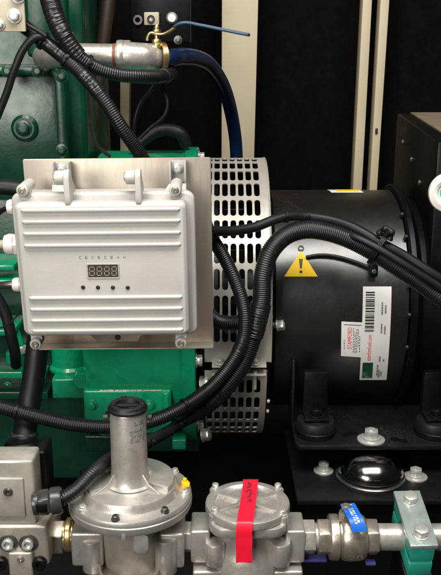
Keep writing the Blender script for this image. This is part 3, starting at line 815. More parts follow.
# cables into the glands
def gpt(py, dxx, dy=0.0, dzz=0.0): return MBX @ Vector((-LW/2-0.002-dxx, 0.060+dy, lz(py)+dzz))
def cable(name, label, pts, r, m='rubber', cat='cable', step=0.006, n=12, group=None):
    o = MB().tube(spline(pts, step), r, n).build(name, m)
    return tag(o, label, cat, group)
cable('signal_cable', 'thin dark cable leaving the uppermost side gland of the control box', [gpt(214.5, 0.015), gpt(214.5, 0.03, 0.01, -0.006), gpt(214.5, 0.06, 0.04, -0.03)], 0.004)
cable('signal_cable', 'pale cable leaving the middle, largest side gland of the control box', [gpt(254, 0.024), gpt(254, 0.04, 0.006, -0.002), gpt(254, 0.09, 0.02, -0.01)], 0.007, 'creamp')
cable('signal_cable', 'grey cable drooping from the lowest side gland of the control box', [gpt(297, 0.018), gpt(297, 0.03, 0.0, 0.0), gpt(297, 0.06, 0.01, -0.006)], 0.006, 'darkzinc')
cable('thin_wire', 'thin dark wire sagging past the lowest gland', [W(-8, 329, 1.24), W(6, 326, 1.235), W(15, 318, 1.235), W(24, 306, 1.25)], 0.0016)

# ================================================================== CONDUITS
def conduit(name, label, pts, rpx, pitch=0.0037, amp=0.05, group=None, m='conduit', n=16, cat='conduit', rf=None):
    P = [W(*p) for p in pts]
    r = rpx*S(pts[len(pts)//2][1], pts[len(pts)//2][2])
    st = pitch/4
    path = spline(P, st)
    wav = (1.0, 1.0, 1-amp*1.6, 1-amp*1.6)
    NN = len(path)
    def rad(i):
        k = 1.0 if rf is None else rf(i/NN)
        return r*k*wav[i % 4]
    o = MB().tube(path, rad, n).build(name, m, sharp=60)
    tag(o, label, cat, group)
    return o, path, r
def wrap(parent, path, r, a, b, m='tape', name='tape_wrap', k=1.08):
    i0 = int(a*len(path)); i1 = max(i0+3, int(b*len(path)))
    seg = path[i0:i1]
    rnd = random.Random(i0)
    MB().tube(seg, lambda i: r*k*(0.97+0.05*rnd.random() if i % 6 else 1.02), 18).build(name, m, parent)
def tie(parent, path, r, a, k=1.12, head=Vector((0, -1, 0.3))):
    i = int(a*len(path)); i = min(max(i, 1), len(path)-2)
    p = path[i]; t = (path[i+1]-path[i-1]).normalized()
    mb = MB(); mb.lathe([(r*1.0, -0.0022), (r*k, -0.0022), (r*k, 0.0022), (r*1.0, 0.0022), (r*1.0, -0.0022)], p, t, 24)
    h = (head-t*head.dot(t)).normalized()
    mb.box(p+h*r*k, (0.006, 0.006, 0.005), 0.001)
    mb.build('cable_tie', 'rubber', parent)
# hump conduit over the alternator, dropping past the guard
o, pth, r = conduit('corrugated_conduit', 'thick black corrugated conduit arching over the alternator and down past the guard',
    [(480, 325, 1.36), (441, 298, 1.37), (418, 281, 1.385), (394, 265, 1.395), (370, 250, 1.41), (346, 238, 1.415), (325, 231.5, 1.415), (306, 229.5, 1.41), (287, 235, 1.40), (271, 251, 1.385), (263, 275, 1.375), (261.5, 300, 1.37), (256.5, 323, 1.365), (250, 345, 1.362), (242, 365, 1.358), (230, 382, 1.35), (216, 398, 1.345), (200, 410, 1.335), (178, 425, 1.29), (152, 440, 1.19), (122, 454, 1.09), (103, 464, 1.01), (90, 476, 0.975), (76, 490, 0.955), (60, 500, 0.945)], 9.5, rf=lambda t: 1-0.42*min(1, max(0, (t-0.62)/0.05)), group='black corrugated conduits')
tie(o, pth, r, 0.585); tie(o, pth, r*0.62, 0.68); wrap(o, pth, r, 0.44, 0.49, k=1.10); tie(o, pth, r*0.58, 0.78)
# second line along the top of the hump
o, pth, r = conduit('smooth_cable', 'smooth black cable lying on the thick conduit over the alternator',
    [(211, 231, 1.335), (230, 231, 1.36), (255, 227, 1.385), (275, 219.5, 1.40), (287, 216.5, 1.41), (305, 216.5, 1.425), (328, 219.5, 1.425), (352, 227, 1.42), (380, 242.5, 1.40), (405, 256, 1.39), (430, 272, 1.375), (450, 285, 1.37), (480, 306, 1.365)], 4.8, amp=0.0, m='rubber', cat='cable')
tie(o, pth, r, 0.28, 1.3); tie(o, pth, r, 0.36, 1.2)
cable('smooth_cable', 'thin black cable riding on the front of the thick conduit towards the right edge', [W(338, 236, 1.44), W(352, 236, 1.405), W(372, 245, 1.385), (W(395, 258.5, 1.372)), W(420, 274, 1.362), W(445, 290, 1.355), W(482, 315, 1.35)], 0.0068, n=14)
# strand that leaves the plate, drops along the guard and joins the bundle
o, pth, r = conduit('corrugated_conduit', 'black corrugated conduit running from behind the plate down the guard and off to the left',
    [(202, 215, 1.36), (212, 238, 1.365), (222, 254, 1.365), (234, 278, 1.355), (241, 297, 1.345), (245, 320, 1.335), (243, 340, 1.33), (236, 356, 1.325), (225, 372, 1.32), (211, 387, 1.31), (197, 398, 1.29), (172, 413, 1.26), (140, 424, 1.24), (105, 427, 1.23), (70, 424, 1.225), (35, 416, 1.225), (0, 407, 1.225), (-30, 401, 1.225)], 6.9, group='black corrugated conduits')
tie(o, pth, r, 0.52, 1.15); wrap(o, pth, r, 0.30, 0.34, k=1.04); tie(o, pth, r, 0.90)
# short loop behind the bundle
conduit('corrugated_conduit', 'short black corrugated loop tucked behind the bundle at the plate edge',
    [(196, 292, 1.34), (206, 312, 1.36), (220, 322, 1.37), (238, 322, 1.378), (252, 316, 1.385), (262, 300, 1.392)], 7.5, group='black corrugated conduits')
# upper left
o, pth, r = conduit('corrugated_conduit', 'black corrugated conduit slanting from the corner bracket down behind the plate',
    [(16, 20, 1.33), (34, 34, 1.33), (55, 50, 1.325), (75, 67, 1.32), (92, 85, 1.315), (106, 103, 1.315), (120, 125, 1.32), (136, 148, 1.34), (150, 170, 1.37)], 7.2, group='black corrugated conduits')
wrap(o, pth, r, 0.12, 0.30, k=1.0); wrap(o, pth, r, 0.40, 0.52, k=1.05); tie(o, pth, r, 0.30, 1.2); tie(o, pth, r, 0.16, 1.3)
o, pth, r = conduit('corrugated_conduit', 'taped black conduit coming from the top edge and curving under the galvanised pipe',
    [(44, -30, 1.33), (50, 0, 1.325), (58, 24, 1.32), (68, 42, 1.32), (80, 57, 1.325), (97, 68, 1.335), (118, 74.5, 1.345), (140, 76.5, 1.36), (155, 77, 1.39), (165, 75.5, 1.44), (170, 74, 1.53), (172, 73, 1.64)], 7.0, group='black corrugated conduits')
wrap(o, pth, r, 0.0, 0.08, k=1.28); wrap(o, pth, r, 0.08, 0.20, k=1.38); wrap(o, pth, r, 0.20, 0.265, k=1.22); tie(o, pth, r, 0.295, 1.25); wrap(o, pth, r, 0.60, 0.66, k=1.1)
cable('black_hose', 'smooth black tube curving down the left edge from the tied conduits', [W(46, 37, 1.315), W(36, 37, 1.31), (W(25, 47, 1.31)), W(15, 68, 1.31), W(7, 92, 1.315), W(-4, 120, 1.32)], 0.0062, cat='hose')
cable('black_hose', 'short smooth tube end sticking out past the tied conduits', [W(26, 24, 1.312), W(37, 30, 1.308), W(47, 37, 1.31)], 0.0035, cat='hose')
cable('thin_cable', 'thin grey cable hanging in a loop under the slanting conduit', [W(88, 92, 1.36), W(89, 110, 1.38), W(92, 132, 1.40), W(98, 146, 1.42), W(112, 158, 1.44)], 0.0034, 'darkzinc')
cable('thin_cable', 'thin dark cable curving through the gap below the elbow', [W(160, 70, 1.55), W(152, 88, 1.55), W(140, 104, 1.56), W(135, 120, 1.56), W(134, 140, 1.57), W(136, 165, 1.58)], 0.004)
cable('thin_cable', 'looped dark cable below the elbow behind the conduits', [W(158, 66, 1.6), W(162, 86, 1.6), W(167, 100, 1.6), W(164, 116, 1.58), W(150, 128, 1.58), W(138, 140, 1.58)], 0.004)
cable('engine_hose', 'fat dark hose lying over the green housing above the plate', [W(132, 150, 1.66), W(146, 138, 1.66), W(158, 131, 1.66), W(171, 130, 1.66), W(181, 134, 1.66), W(186, 146, 1.67)], 0.0125, cat='hose', n=18)
# blue hose
cable('blue_hose', 'thick navy blue hose arching from the elbow down behind the guard', [W(148, 60, 1.56), W(163, 59, 1.56), W(180, 56.5, 1.62), W(198, 58.5, 1.72), W(212, 68, 1.84), W(224, 88, 1.95), W(231, 112, 2.03), W(235.5, 140, 2.08), W(237, 175, 2.1), W(238, 230, 2.1), W(238, 300, 2.1)], 0.0165, 'hoseblue', 'hose', n=22)
# black wire across the alternator
cable('black_wire', 'thin black wire running across the drum from the warning triangle to the clip', [surf(306, 257, 0.004), surf(319, 255, 0.006), surf(334, 256, 0.006), surf(350, 260, 0.006), surf(366, 266, 0.006), surf(378, 272, 0.006)], 0.0032)
# clip holding the conduit on the drum
cl = thing('conduit_clip', 'black clip and strap holding the thick conduit on the alternator drum', 'clip', surf(374, 262, 0.0))
c_ = W(377.5, 249.5, 1.402); t_ = (W(394, 262, 1.393)-W(361, 243, 1.412)).normalized()
n1 = Vector((0, -0.25, 1)); n1 = (n1-t_*n1.dot(t_)).normalized(); n2 = t_.cross(n1)
mb = MB(); el = [c_+n1*0.0300*math.cos(2*math.pi*k/48)+n2*0.0215*math.sin(2*math.pi*k/48) for k in range(49)]
for off in (-0.003, 0.0, 0.003): mb.tube([q+t_*off for q in el], 0.0022, 8, False)
mb.build('strap', 'rubber', cl)
mb = MB(); k0 = c_+n1*0.033
mb.tube(spline([k0-t_*0.012-n1*0.006, k0-t_*0.010+n1*0.006, k0-t_*0.002+n1*0.013, k0+t_*0.007+n1*0.009, k0+t_*0.009-n1*0.004], 0.002), lambda i: 0.0050+0.0014*math.sin(i*0.9), 12); mb.tube(spline([k0-n1*0.006, k0+n1*0.003, k0+t_*0.002+n1*0.012], 0.002), 0.0062, 12); mb.build('knot', 'rubber', cl)
q = surf(373, 268, 0.010); mb = MB(); mb.box(q, (0.016, 0.022, 0.03), 0.002); mb.build('foot', 'blackm', cl)
MB().bolt(q+Vector((0, -0.011, -0.004)), (0, -1, 0.1), 0.005, 0.004).build('bolt', 'darkzinc', cl)

# black hoses lower left
hs = thing('rubber_hose', 'wide black rubber hose standing below the control box corner on the valve', 'hose', W(24, 445, 1.15))
mb = MB(); mb.tube(spline([W(40, 325, 1.33), W(37, 350, 1.32), W(34, 375, 1.30), W(29, 405, 1.27), W(25, 432, 1.24), W(23, 452, 1.21)], 0.006), 0.0195, 26); mb.build('hose', 'rubber', hs)
mb = MB(); q = W(24.5, 436, 1.235)
mb.lathe([(0.0195, -0.006), (0.0225, -0.006), (0.0225, 0.006), (0.0195, 0.006)], q, (0.0, 0.25, 1), 36); mb.box(q+Vector((0.002, -0.024, 0.0)), (0.012, 0.008, 0.010), 0.0015); mb.build('hose_clamp', 'darkzinc', hs)
mb = MB(); mb.lathe([(0.0, 0.010), (0.024, 0.010), (0.030, 0.004), (0.031, -0.006), (0.028, -0.016), (0, -0.016)], W(23, 446, 1.205), (0, 0.1, 1), 40); mb.build('spigot', 'blackm', hs)
cable('black_hose', 'black hose passing behind the left edge of the control box', [W(-8, 290, 1.42), W(4, 310, 1.42), W(11, 335, 1.42), W(15, 353, 1.43), W(16, 365, 1.46)], 0.0105, cat='hose', n=18)
cable('black_hose', 'black hose pointing at the upper left corner of the control box', [W(-14, 187, 1.33), W(2, 187, 1.33), W(14, 188, 1.33), W(24, 190, 1.33)], 0.0135, cat='hose', n=18)

# ================================================================== ALTERNATOR MOUNT
am = thing('mount_bracket', 'black steel mount with two shelves under the alternator', 'bracket', (0.25, 1.42, 0.7))
zU = CAMZ-0.669; zL = CAMZ-0.736
xa = W(296, 446, 1.36).x; xb = W(480, 446, 1.36).x
MB().prism(rrect(xb-xa, 0.19, 0.012, 4), ((xa+xb)/2, 1.455, zU-0.009), (1, 0, 0), (0, 1, 0), 0.009, 0.0015).build('upper_shelf', 'shelf', am)
xa2 = W(297, 500, 1.28).x
MB().prism(rrect(xb-xa2, 0.30, 0.004, 3), ((xa2+xb)/2, 1.43, zL-0.010), (1, 0, 0), (0, 1, 0), 0.010, 0.0015).build('lower_shelf', 'shelf', am)
MB().box(((xa2+xb)/2+0.006, 1.42, (zL+0.45)/2-0.006), (xb-xa2-0.02, 0.25, zL-0.45), 0.003).build('rail', 'blackm', am)
MB().box((xa+0.0025, 1.50, zU+0.0655), (0.005, 0.07, 0.13), 0.001).build('side_plate', 'shelf', am)
MB().box(((xa+xb)/2, 1.53, (zU+zL)/2-0.004), (xb-xa-0.02, 0.01, zU-zL-0.010), 0.001).build('web', 'blackm', am)
for x, y, an in ((349.5, 434, 0.5), (399, 440, -0.5)):
    c = W(x, y, 1.0); k = (CAMZ-zU-0.0006)/(CAMZ-c.z); c = CAM+(c-CAM)*k
    ca, sa = math.cos(an), math.sin(an)
    poly = [(px_*ca-py_*sa, px_*sa+py_*ca) for px_, py_ in rrect(0.034, 0.013, 0.006, 6)]
    MB().prism(poly, (c.x, c.y, zU+0.0002), (1, 0, 0), (0, 1, 0), 0.0005).build('slot', 'wallblk', am)
def on_plane(px, py, z):
    d = ray(px, py); return CAM+d*((z-CAMZ)/d.z)
def big_bolt(px, py, z, r, h, wr, parent, wt=0.004, name='bolt'):
    c = on_plane(px, py, z+0.0002)
    mb = MB(); mb.lathe([(0, 0.0), (wr, 0.0), (wr, wt*0.5), (wr*0.97, wt*0.6), (wr*0.72, wt*0.7), (wr*0.70, wt*1.4), (r, wt*1.6), (0, wt*1.6)], c, (0, 0, 1), 40)
    mb.hexa(c+Vector((0, 0, wt*1.6)), c+Vector((0, 0, wt*1.6+h)), r, 0.35, 0.0012); mb.lathe([(0, h+wt*1.6+0.003), (r*0.5, h+wt*1.6+0.002), (r*0.55, h+wt*1.6)], c, (0, 0, 1), 20)
    return mb.build(name, 'zinc', parent)
big_bolt(371, 440, zU, 0.014, 0.013, 0.026, am, 0.005)
big_bolt(323.5, 471, zL, 0.011, 0.011, 0.019, am)
big_bolt(415.5, 477, zL, 0.012, 0.011, 0.022, am)
# rubber feet
ft = None
Yf = 1.412
c0 = W(315, 438, Yf); c0.z = zU+0.0005
ft = thing('rubber_mount', 'black rubber foot with a bolted shoe, beneath the barcode label side nearest the guard', 'rubber mount', c0, 'rubber feet on the upper shelf')
MB().lathe([(0, 0), (0.035, 0), (0.0375, 0.004), (0.038, 0.024), (0.035, 0.030), (0.020, 0.033), (0, 0.033)], c0, (0, 0, 1), 56).build('pad', 'rubber', ft)
MB().lathe([(0.0376, 0.006), (0.0388, 0.007), (0.0388, 0.011), (0.0376, 0.012)], c0, (0, 0, 1), 56).build('pad_ring', 'blackm', ft)
mb = MB(); mb.prism([(-0.024, 0), (0.024, 0), (0.022, 0.085), (-0.022, 0.085)], c0+Vector((0, 0.014, 0.0335)), (1, 0, 0), (0, 0, 1), -0.02, 0.002); mb.box(c0+Vector((0, 0.0, 0.037)), (0.046, 0.05, 0.006), 0.0015); mb.build('shoe', 'blackm', ft)
MB().bolt(c0+Vector((0, -0.006, 0.0402)), (0, 0, 1), 0.012, 0.010, 0.016).build('bolt', 'blackm', ft)
c1 = W(434, 438, Yf)
copy_thing(ft, (c1.x-c0.x, 0, 0), 'black rubber foot with a bolted shoe above the pipe clamp')
# polished dome
dc = on_plane(371, 480, zL+0.004); dc = Vector((W(371, 470, 1.36).x, 1.365, zL+0.0105))
dm = thing('polished_dome', 'shiny polished metal dome sitting between the two black shelves', 'dome', dc-Vector((0, 0, 0.007)))
MB().lathe([(0, 0.042), (0.012, 0.0418), (0.026, 0.0400), (0.038, 0.0360), (0.048, 0.029), (0.056, 0.020), (0.0605, 0.011), (0.0615, 0.005), (0.0595, 0.0), (0.055, -0.003), (0, -0.003)], dc, (0, 0, 1), 96).build('cap', 'chrome', dm, sharp=60)
MB().lathe([(0, -0.0103), (0.063, -0.0103), (0.065, -0.005), (0.063, -0.0032), (0, -0.0032)], dc, (0, 0, 1), 72).build('seat_ring', 'darkzinc', dm)

# ================================================================== GAS TRAIN
YG = 1.0
ZA = Z(537, YG)                  # pipe axis height
def gx(px): return W(px, 537, YG).x
def zf(py, r): return Z(py, YG-r)
u1 = S(520, YG)
# ---- regulator
rc = Vector((W(131.3, 520, YG).x, YG, 0))
rg = thing('gas_regulator', 'cast aluminium gas regulator with tall spring tower and black cap', 'regulator', Vector((rc.x, rc.y, ZA-0.12)))
zt1 = zf(417.5, 0.024); zt0 = zf(488.5, 0.024); zb1 = zf(507.5, 0.0645); zfl1 = zf(522.5, 0.084); zfl0 = zf(537, 0.084)
zbon = (zt0+zb1)/2
MB().lathe([(0, zbon+0.001), (0.034, zbon+0.001), (0.029, zbon+0.003), (0.0262, zbon+0.009), (0.0250, zbon+0.02), (0.0243, zt1-0.002), (0.0236, zt1), (0.019, zt1), (0, zt1)], rc, (0, 0, 1), 64).build('spring_tower', 'cast', rg)
cap = MB()
cap.lathe([(0, zt1+0.0005), (0.0255, zt1+0.0005), (0.0268, zt1+0.002), (0.0268, zt1+0.0045), (0.0250, zt1+0.0065), (0.0240, zt1+0.0095), (0.0225, zt1+0.0105), (0.0185, zt1+0.0105), (0.0165, zt1+0.0095), (0.015, zt1+0.004), (0, zt1+0.004)], rc, (0, 0, 1), 64)
for a in (0, 90, 180, 270):
    v = Vector((math.cos(R_(a+20)), math.sin(R_(a+20)), 0)); cap.box(rc+v*0.0205+Vector((0, 0, zt1+0.010)), (0.008, 0.004, 0.004), 0.001, rot=Matrix.Rotation(R_(a+110), 3, 'Z'))
cap.box(rc+Vector((0, 0, zt1+0.006)), (0.030, 0.006, 0.005), 0.001)
cap.build('cap', 'tape' if False else 'rubber', rg)
tl = rc+Vector((-0.0262, -0.006, zt1-0.008)); mb = MB(); mb.lathe([(0.005, 0), (0.005, 0.006), (0, 0.006)], tl, (-1, -0.1, 0), 16); mb.build('grub_screw', 'ink', rg)
mb = MB(); mb.lathe([(0.005, 0), (0.005, 0.006), (0, 0.006)], rc+Vector((0.0262, 0.004, zt1-0.012)), (1, -0.1, 0), 16); mb.build('grub_screw', 'ink', rg)
# bonnet
bp = [(0, zbon), (0.0615, zbon-0.0005), (0.0640, zbon-0.0015), (0.0660, zbon-0.005), (0.0668, zfl1+0.004), (0.0685, zfl1+0.001), (0.0720, zfl1), (0.080, zfl1-0.0005), (0.0835, zfl1-0.0015), (0.0848, zfl1-0.004), (0.0848, zfl1-0.0075), (0.0838, zfl1-0.0085), (0.0838, zfl1-0.0095), (0.0855, zfl1-0.0105), (0.0855, zfl0+0.003), (0.084, zfl0), (0.076, zfl0-0.001), (0.05, zfl0-0.004), (0, zfl0-0.004)]
MB().lathe(bp, rc, (0, 0, 1), 128).build('bonnet', 'cast', rg)
# raised pie-shaped pad and gussets on the bonnet
mb = MB()
def pie(a0, a1, r0, r1, n=20):
    pts = [(r1*math.cos(R_(a0+(a1-a0)*k/n)), r1*math.sin(R_(a0+(a1-a0)*k/n))) for k in range(n+1)]
    pts += [(r0*math.cos(R_(a1+(a0-a1)*k/n)), r0*math.sin(R_(a1+(a0-a1)*k/n))) for k in range(n+1)]
    return pts
mb.prism(pie(-28, 95, 0.026, 0.0615), rc+Vector((0, 0, zbon-0.001)), (1, 0, 0), (0, 1, 0), 0.0075, 0.0015)
mb.prism(pie(150, 215, 0.026, 0.0605), rc+Vector((0, 0, zbon-0.001)), (1, 0, 0), (0, 1, 0), 0.004, 0.0015)
for a in (-38, -142, 35, 140):
    v = Vector((math.cos(R_(a)), math.sin(R_(a)), 0))
    mb.prism([(0.024, 0.0), (0.056, 0.0), (0.050, 0.003), (0.036, 0.0075), (0.0265, 0.018), (0.024, 0.02)], rc+Vector((0, 0, zbon-0.0005))+Vector((-v.y, v.x, 0))*0.0015, v, (0, 0, 1), 0.003, 0.0008)
mb.build('bonnet_ribs', 'cast', rg)
for a in (-98, -48, -8, 40, 85, 130, 178, 222):
    v = Vector((math.cos(R_(a)), math.sin(R_(a)), 0))
    sc = MB()
    q = rc+v*0.0775+Vector((0, 0, zfl1-0.0006))
    sc.lathe([(0.0058, 0), (0.0058, 0.0022), (0, 0.0022)], q, (0, 0, 1), 24)
    sc.lathe([(0.0044, 0.0022), (0.0046, 0.0055), (0.0036, 0.0068), (0.0022, 0.0068), (0.0022, 0.004), (0, 0.004)], q, (0, 0, 1), 20)
    sc.build('screw', 'darkzinc' if a in (-98, -48) else 'zinc', rg)
# yellow clip and black breather cap
q = rc+Vector((0.0755, 0.010, zfl1-0.004))
mb = MB(); mb.cyl(q, q+Vector((0, 0, 0.012)), 0.0055, 0.005, 20, 0.001); mb.box(q+Vector((0.003, -0.003, 0.008)), (0.008, 0.008, 0.006), 0.0015); mb.cyl(q+Vector((0, 0, 0.012)), q+Vector((0, 0, 0.016)), 0.003, 0.0026, 14, 0.0006); mb.build('yellow_clip', 'yellowcap', rg, label='small yellow plastic clip on the rim')
q = W(88, 480, 1.055)
mb = MB(); mb.cyl((q.x, q.y, zfl1-0.002), (q.x, q.y, q.z+0.004), 0.0098, n=28, bevel=0.001); mb.build('breather', 'cast', rg)
mb = MB(); mb.lathe([(0, 0.016), (0.009, 0.016), (0.0115, 0.014), (0.0118, 0.004), (0.0105, 0.0035), (0, 0.0035)], (q.x, q.y, q.z), (0, 0, 1), 28); mb.build('breather_cap', 'blackm', rg)
# printed lettering on the tower: the faint block of dots and dashes
mb = MB(); rnd = random.Random(5)
def tow(a, z): 
    k = (z-zbon)/(zt1-zbon); rr = 0.0250-0.0007*k+0.0004
    return Vector((rc.x+rr*math.sin(a), rc.y-rr*math.cos(a), z))
for row in range(8):
    zz0 = zt1-0.010-row*0.0036-(0.006 if row > 1 else 0)*0.3
    a = R_(12 if row > 2 else 26); a1 = R_(66 if row > 2 else 62)
    while a < a1:
        w = rnd.uniform(0.03, 0.10)
        if rnd.random() < 0.75: mb.grid(lambda u, v, a=a, w=w, z0=zz0: tow(a+w*u, z0+0.0020*v), 2, 1)
        a += w+0.03
mb.build('printed_code', 'inkgrey', rg)
# lower body
zl = zfl0-0.005
mb = MB()
mb.lathe([(0, zl+0.001), (0.056, zl+0.001), (0.052, zl-0.008), (0.046, zl-0.014), (0.044, zl-0.06), (0.038, zl-0.12), (0, zl-0.12)], rc, (0, 0, 1), 64)
mb.build('valve_body', 'castwarm', rg)
mb = MB()
mb.box((rc.x-0.058, YG-0.004, ZA), (0.044, 0.058, 0.052), 0.004, 3)
mb.build('inlet_port', 'cast', rg); mb = MB()
mb.box((rc.x+0.058, YG-0.004, ZA-0.002), (0.034, 0.058, 0.054), 0.004, 3)
mb.build('outlet_port', 'cast', rg); mb = MB()
mb.cyl((rc.x-0.052, YG-0.026, ZA+0.014), (rc.x-0.052, YG-0.026, ZA-0.034), 0.014, n=32, bevel=0.001)
mb.build('boss', 'cast', rg); mb = MB(); mb.cyl((rc.x+0.050, YG-0.030, ZA+0.018), (rc.x+0.050, YG-0.030, ZA-0.034), 0.015, n=32, bevel=0.001)
mb.build('boss', 'cast', rg)
mb = MB()
mb.box((rc.x-0.001, YG-0.020, ZA-0.066), (0.108, 0.082, 0.060), 0.006, 3)
mb.lathe([(0.040, 0), (0.042, -0.003), (0.042, -0.010), (0.03, -0.012), (0, -0.012)], rc+Vector((0, -0.034, ZA-0.022)), (0, 0, 1), 40)
for s in (-1, 1): mb.prism([(0.0, 0), (0.026, 0), (0.012, 0.016), (0, 0.018)], (rc.x+s*0.026+0.003, YG-0.058, ZA-0.038), (s, 0, 0), (0, 0, 1), 0.01*s, 0.001)
mb.build('front_block', 'cast', rg)
mb = MB(); mb.prism(rrect(0.020, 0.030, 0.009, 6), (rc.x+0.021, YG-0.074, zfl0-0.014), (1, 0, 0), (0, 0, 1), 0.005, 0.0015); mb.build('rim_tab', 'cast', rg)
mb = MB(); mb.box((rc.x, YG-0.0825, zfl0+0.0005), (0.006, 0.006, 0.012), 0.001); mb.build('rim_notch', 'cast', rg)

# ---- hex nipples
def nipple(x0, x1, r, label, m='nickel', turn=0.0, extra=None):
    t = thing('hex_nipple', label, 'pipe fitting', (gx((x0+x1)/2), YG, ZA-r))
    L0, L1 = gx(x0), gx(x1)
    MB().hexa((L0, YG, ZA), (L1, YG, ZA), r, turn, 0.0015).build('hexagon', m, t)
    MB().cyl((L0-0.012, YG, ZA), (L1+0.012, YG, ZA), r*0.78, n=40).build('thread', m, t)
    return t
nipple(51, 65, 0.0255, 'brass toned hex nipple between the cream valve and the regulator', 'nickel', 0.5)
t = thing('brass_collar', 'narrow yellow brass collar at the inlet of the gas regulator', 'pipe fitting', (gx(69), YG, ZA-0.02))
MB().lathe([(0.018, 0), (0.0225, 0.0005), (0.0235, 0.002), (0.0235, 0.007), (0.0225, 0.0085), (0.018, 0.009)], (gx(66.5), YG, ZA+0.004), (1, 0, 0), 48).build('ring', 'brass', t)
MB().cyl((gx(62), YG, ZA+0.004), (gx(74), YG, ZA+0.004), 0.0185, n=40).build('sleeve', 'brass', t)
nipple(183, 192, 0.0225, 'pale hex nipple joining the regulator to the red strapped filter', 'galv', 0.3)
nipple(302, 314.5, 0.0248, 'zinc plated hex nipple between the filter outlet and the blue handled valve', 'galv', 0.25)

# ---- filter
fc = Vector((W(247.5, 510, YG).x, YG, 0))
fl = thing('gas_filter', 'cast aluminium gas filter with a spoked round cover under a red strap', 'filter', Vector((fc.x, YG, ZA-0.12)))
fz1 = zf(524, 0.059); fz0 = zf(537.5, 0.059)
mb = MB()
mb.lathe([(0, fz1-0.0045), (0.043, fz1-0.0045), (0.0455, fz1-0.001), (0.047, fz1), (0.0555, fz1), (0.0580, fz1-0.0012), (0.0590, fz1-0.004), (0.0590, fz1-0.010), (0.0575, fz1-0.012), (0, fz1-0.012)], fc, (0, 0, 1), 96)
mb.build('cover', 'cast', fl)
mb = MB()
mb.lathe([(0.0150, -0.0045), (0.0145, -0.0012), (0.0130, 0.0002), (0, 0.0002)], fc+Vector((0, 0, fz1)), (0, 0, 1), 40)
for k in range(6):
    a = R_(90+60*k); v = Vector((math.cos(a), math.sin(a), 0))
    mb.box(fc+v*0.030+Vector((0, 0, fz1-0.0025)), (0.034, 0.0085, 0.0046), 0.001, rot=Matrix.Rotation(a, 3, 'Z'))
mb.build('cover_spokes', 'cast', fl)
mb = MB(); mb.lathe([(0.0405, 0), (0.0405, 0.0006), (0.0345, 0.0006), (0.0345, 0)], fc+Vector((0, 0, fz1-0.0042)), (0, 0, 1), 72); mb.build('red_print_ring', 'inkred' if False else 'cast', fl)
# square lower flange with screw ears
mb = MB()
mb.prism(rrect(0.104, 0.098, 0.022, 6), fc+Vector((0, -0.004, fz0-0.006)), (1, 0, 0), (0, 1, 0), fz1-0.0125-fz0+0.006, 0.002)
ears = [(-0.045, 0.040), (0.045, 0.040), (-0.0455, -0.026), (0.0465, -0.030)]
for ex, ey in ears:
    mb.cyl(fc+Vector((ex, ey, fz0-0.004)), fc+Vector((ex, ey, fz1-0.004)), 0.0085, n=28, bevel=0.001)
mb.build('cover_flange', 'cast', fl)
for ex, ey in ears:
    sc = MB(); q = fc+Vector((ex, ey, fz1-0.0036))
    sc.lathe([(0.0064, 0), (0.0064, 0.0016), (0.0046, 0.0018), (0.0048, 0.007), (0.0038, 0.0082), (0.0024, 0.0082), (0.0024, 0.005), (0, 0.005)], q, (0, 0, 1), 24)
    sc.build('screw', 'zinc', fl)
mb = MB()
mb.lathe([(0, fz0-0.006), (0.048, fz0-0.006), (0.0465, fz0-0.010), (0.044, fz0-0.013), (0.043, fz0-0.030), (0.047, fz0-0.045), (0.052, fz0-0.055), (0.052, fz0-0.12), (0, fz0-0.12)], fc, (0, 0, 1), 72)
mb.build('bowl', 'cast', fl)
for s in (-1, 1):
    mb = MB(); mb.box((fc.x+s*0.0655, YG, ZA), (0.027, 0.052, 0.050), 0.003, 3)
    mb.cyl((fc.x+s*0.045, YG-0.030, ZA+0.012), (fc.x+s*0.045, YG-0.030, ZA-0.022), 0.0135, n=32, bevel=0.002)
    mb.box((fc.x+s*0.056, YG-0.012, ZA-0.038), (0.04, 0.05, 0.014), 0.003, 3)
    mb.build('port', 'cast', fl)
# red strap
st = thing('red_strap', 'bright red strap with black handwriting laid over the filter cover', 'strap', fc+Vector((0, 0, fz1)))
path = [Vector((fc.x+0.0065, YG+0.0585, fz1-0.006)), Vector((fc.x+0.0065, YG+0.057, fz1+0.0012)), Vector((fc.x+0.005, YG+0.04, fz1+0.0015)), Vector((fc.x+0.001, YG, fz1+0.0012)), Vector((fc.x-0.004, YG-0.045, fz1+0.0012)), Vector((fc.x-0.0055, YG-0.0585, fz1+0.0008)), Vector((fc.x-0.0062, YG-0.0608, fz1-0.004)), Vector((fc.x-0.0065, YG-0.0610, fz1-0.02)), Vector((fc.x-0.0062, YG-0.0595, fz1-0.046)), Vector((fc.x-0.006, YG-0.0585, fz1-0.0605))]
P = spline(path, 0.0015)
def strap_pt(i, s, lift):
    i = max(1, min(len(P)-2, i)); tg = (P[i+1]-P[i-1]).normalized(); nn = Vector((1, 0, 0)).cross(tg); nn = -nn if nn.z-nn.y < 0 else nn
    return P[i]+Vector((s*0.0108, 0, 0))+nn*lift
mb = MB(); NP = len(P)-1
mb.shell(lambda u, v, d: strap_pt(int(round(v*NP)), (u*2-1)*(1+0.02*math.sin(v*40)), d+0.0006), 2, NP, 0.0009)
mb.build('band', 'red', st, sharp=80)
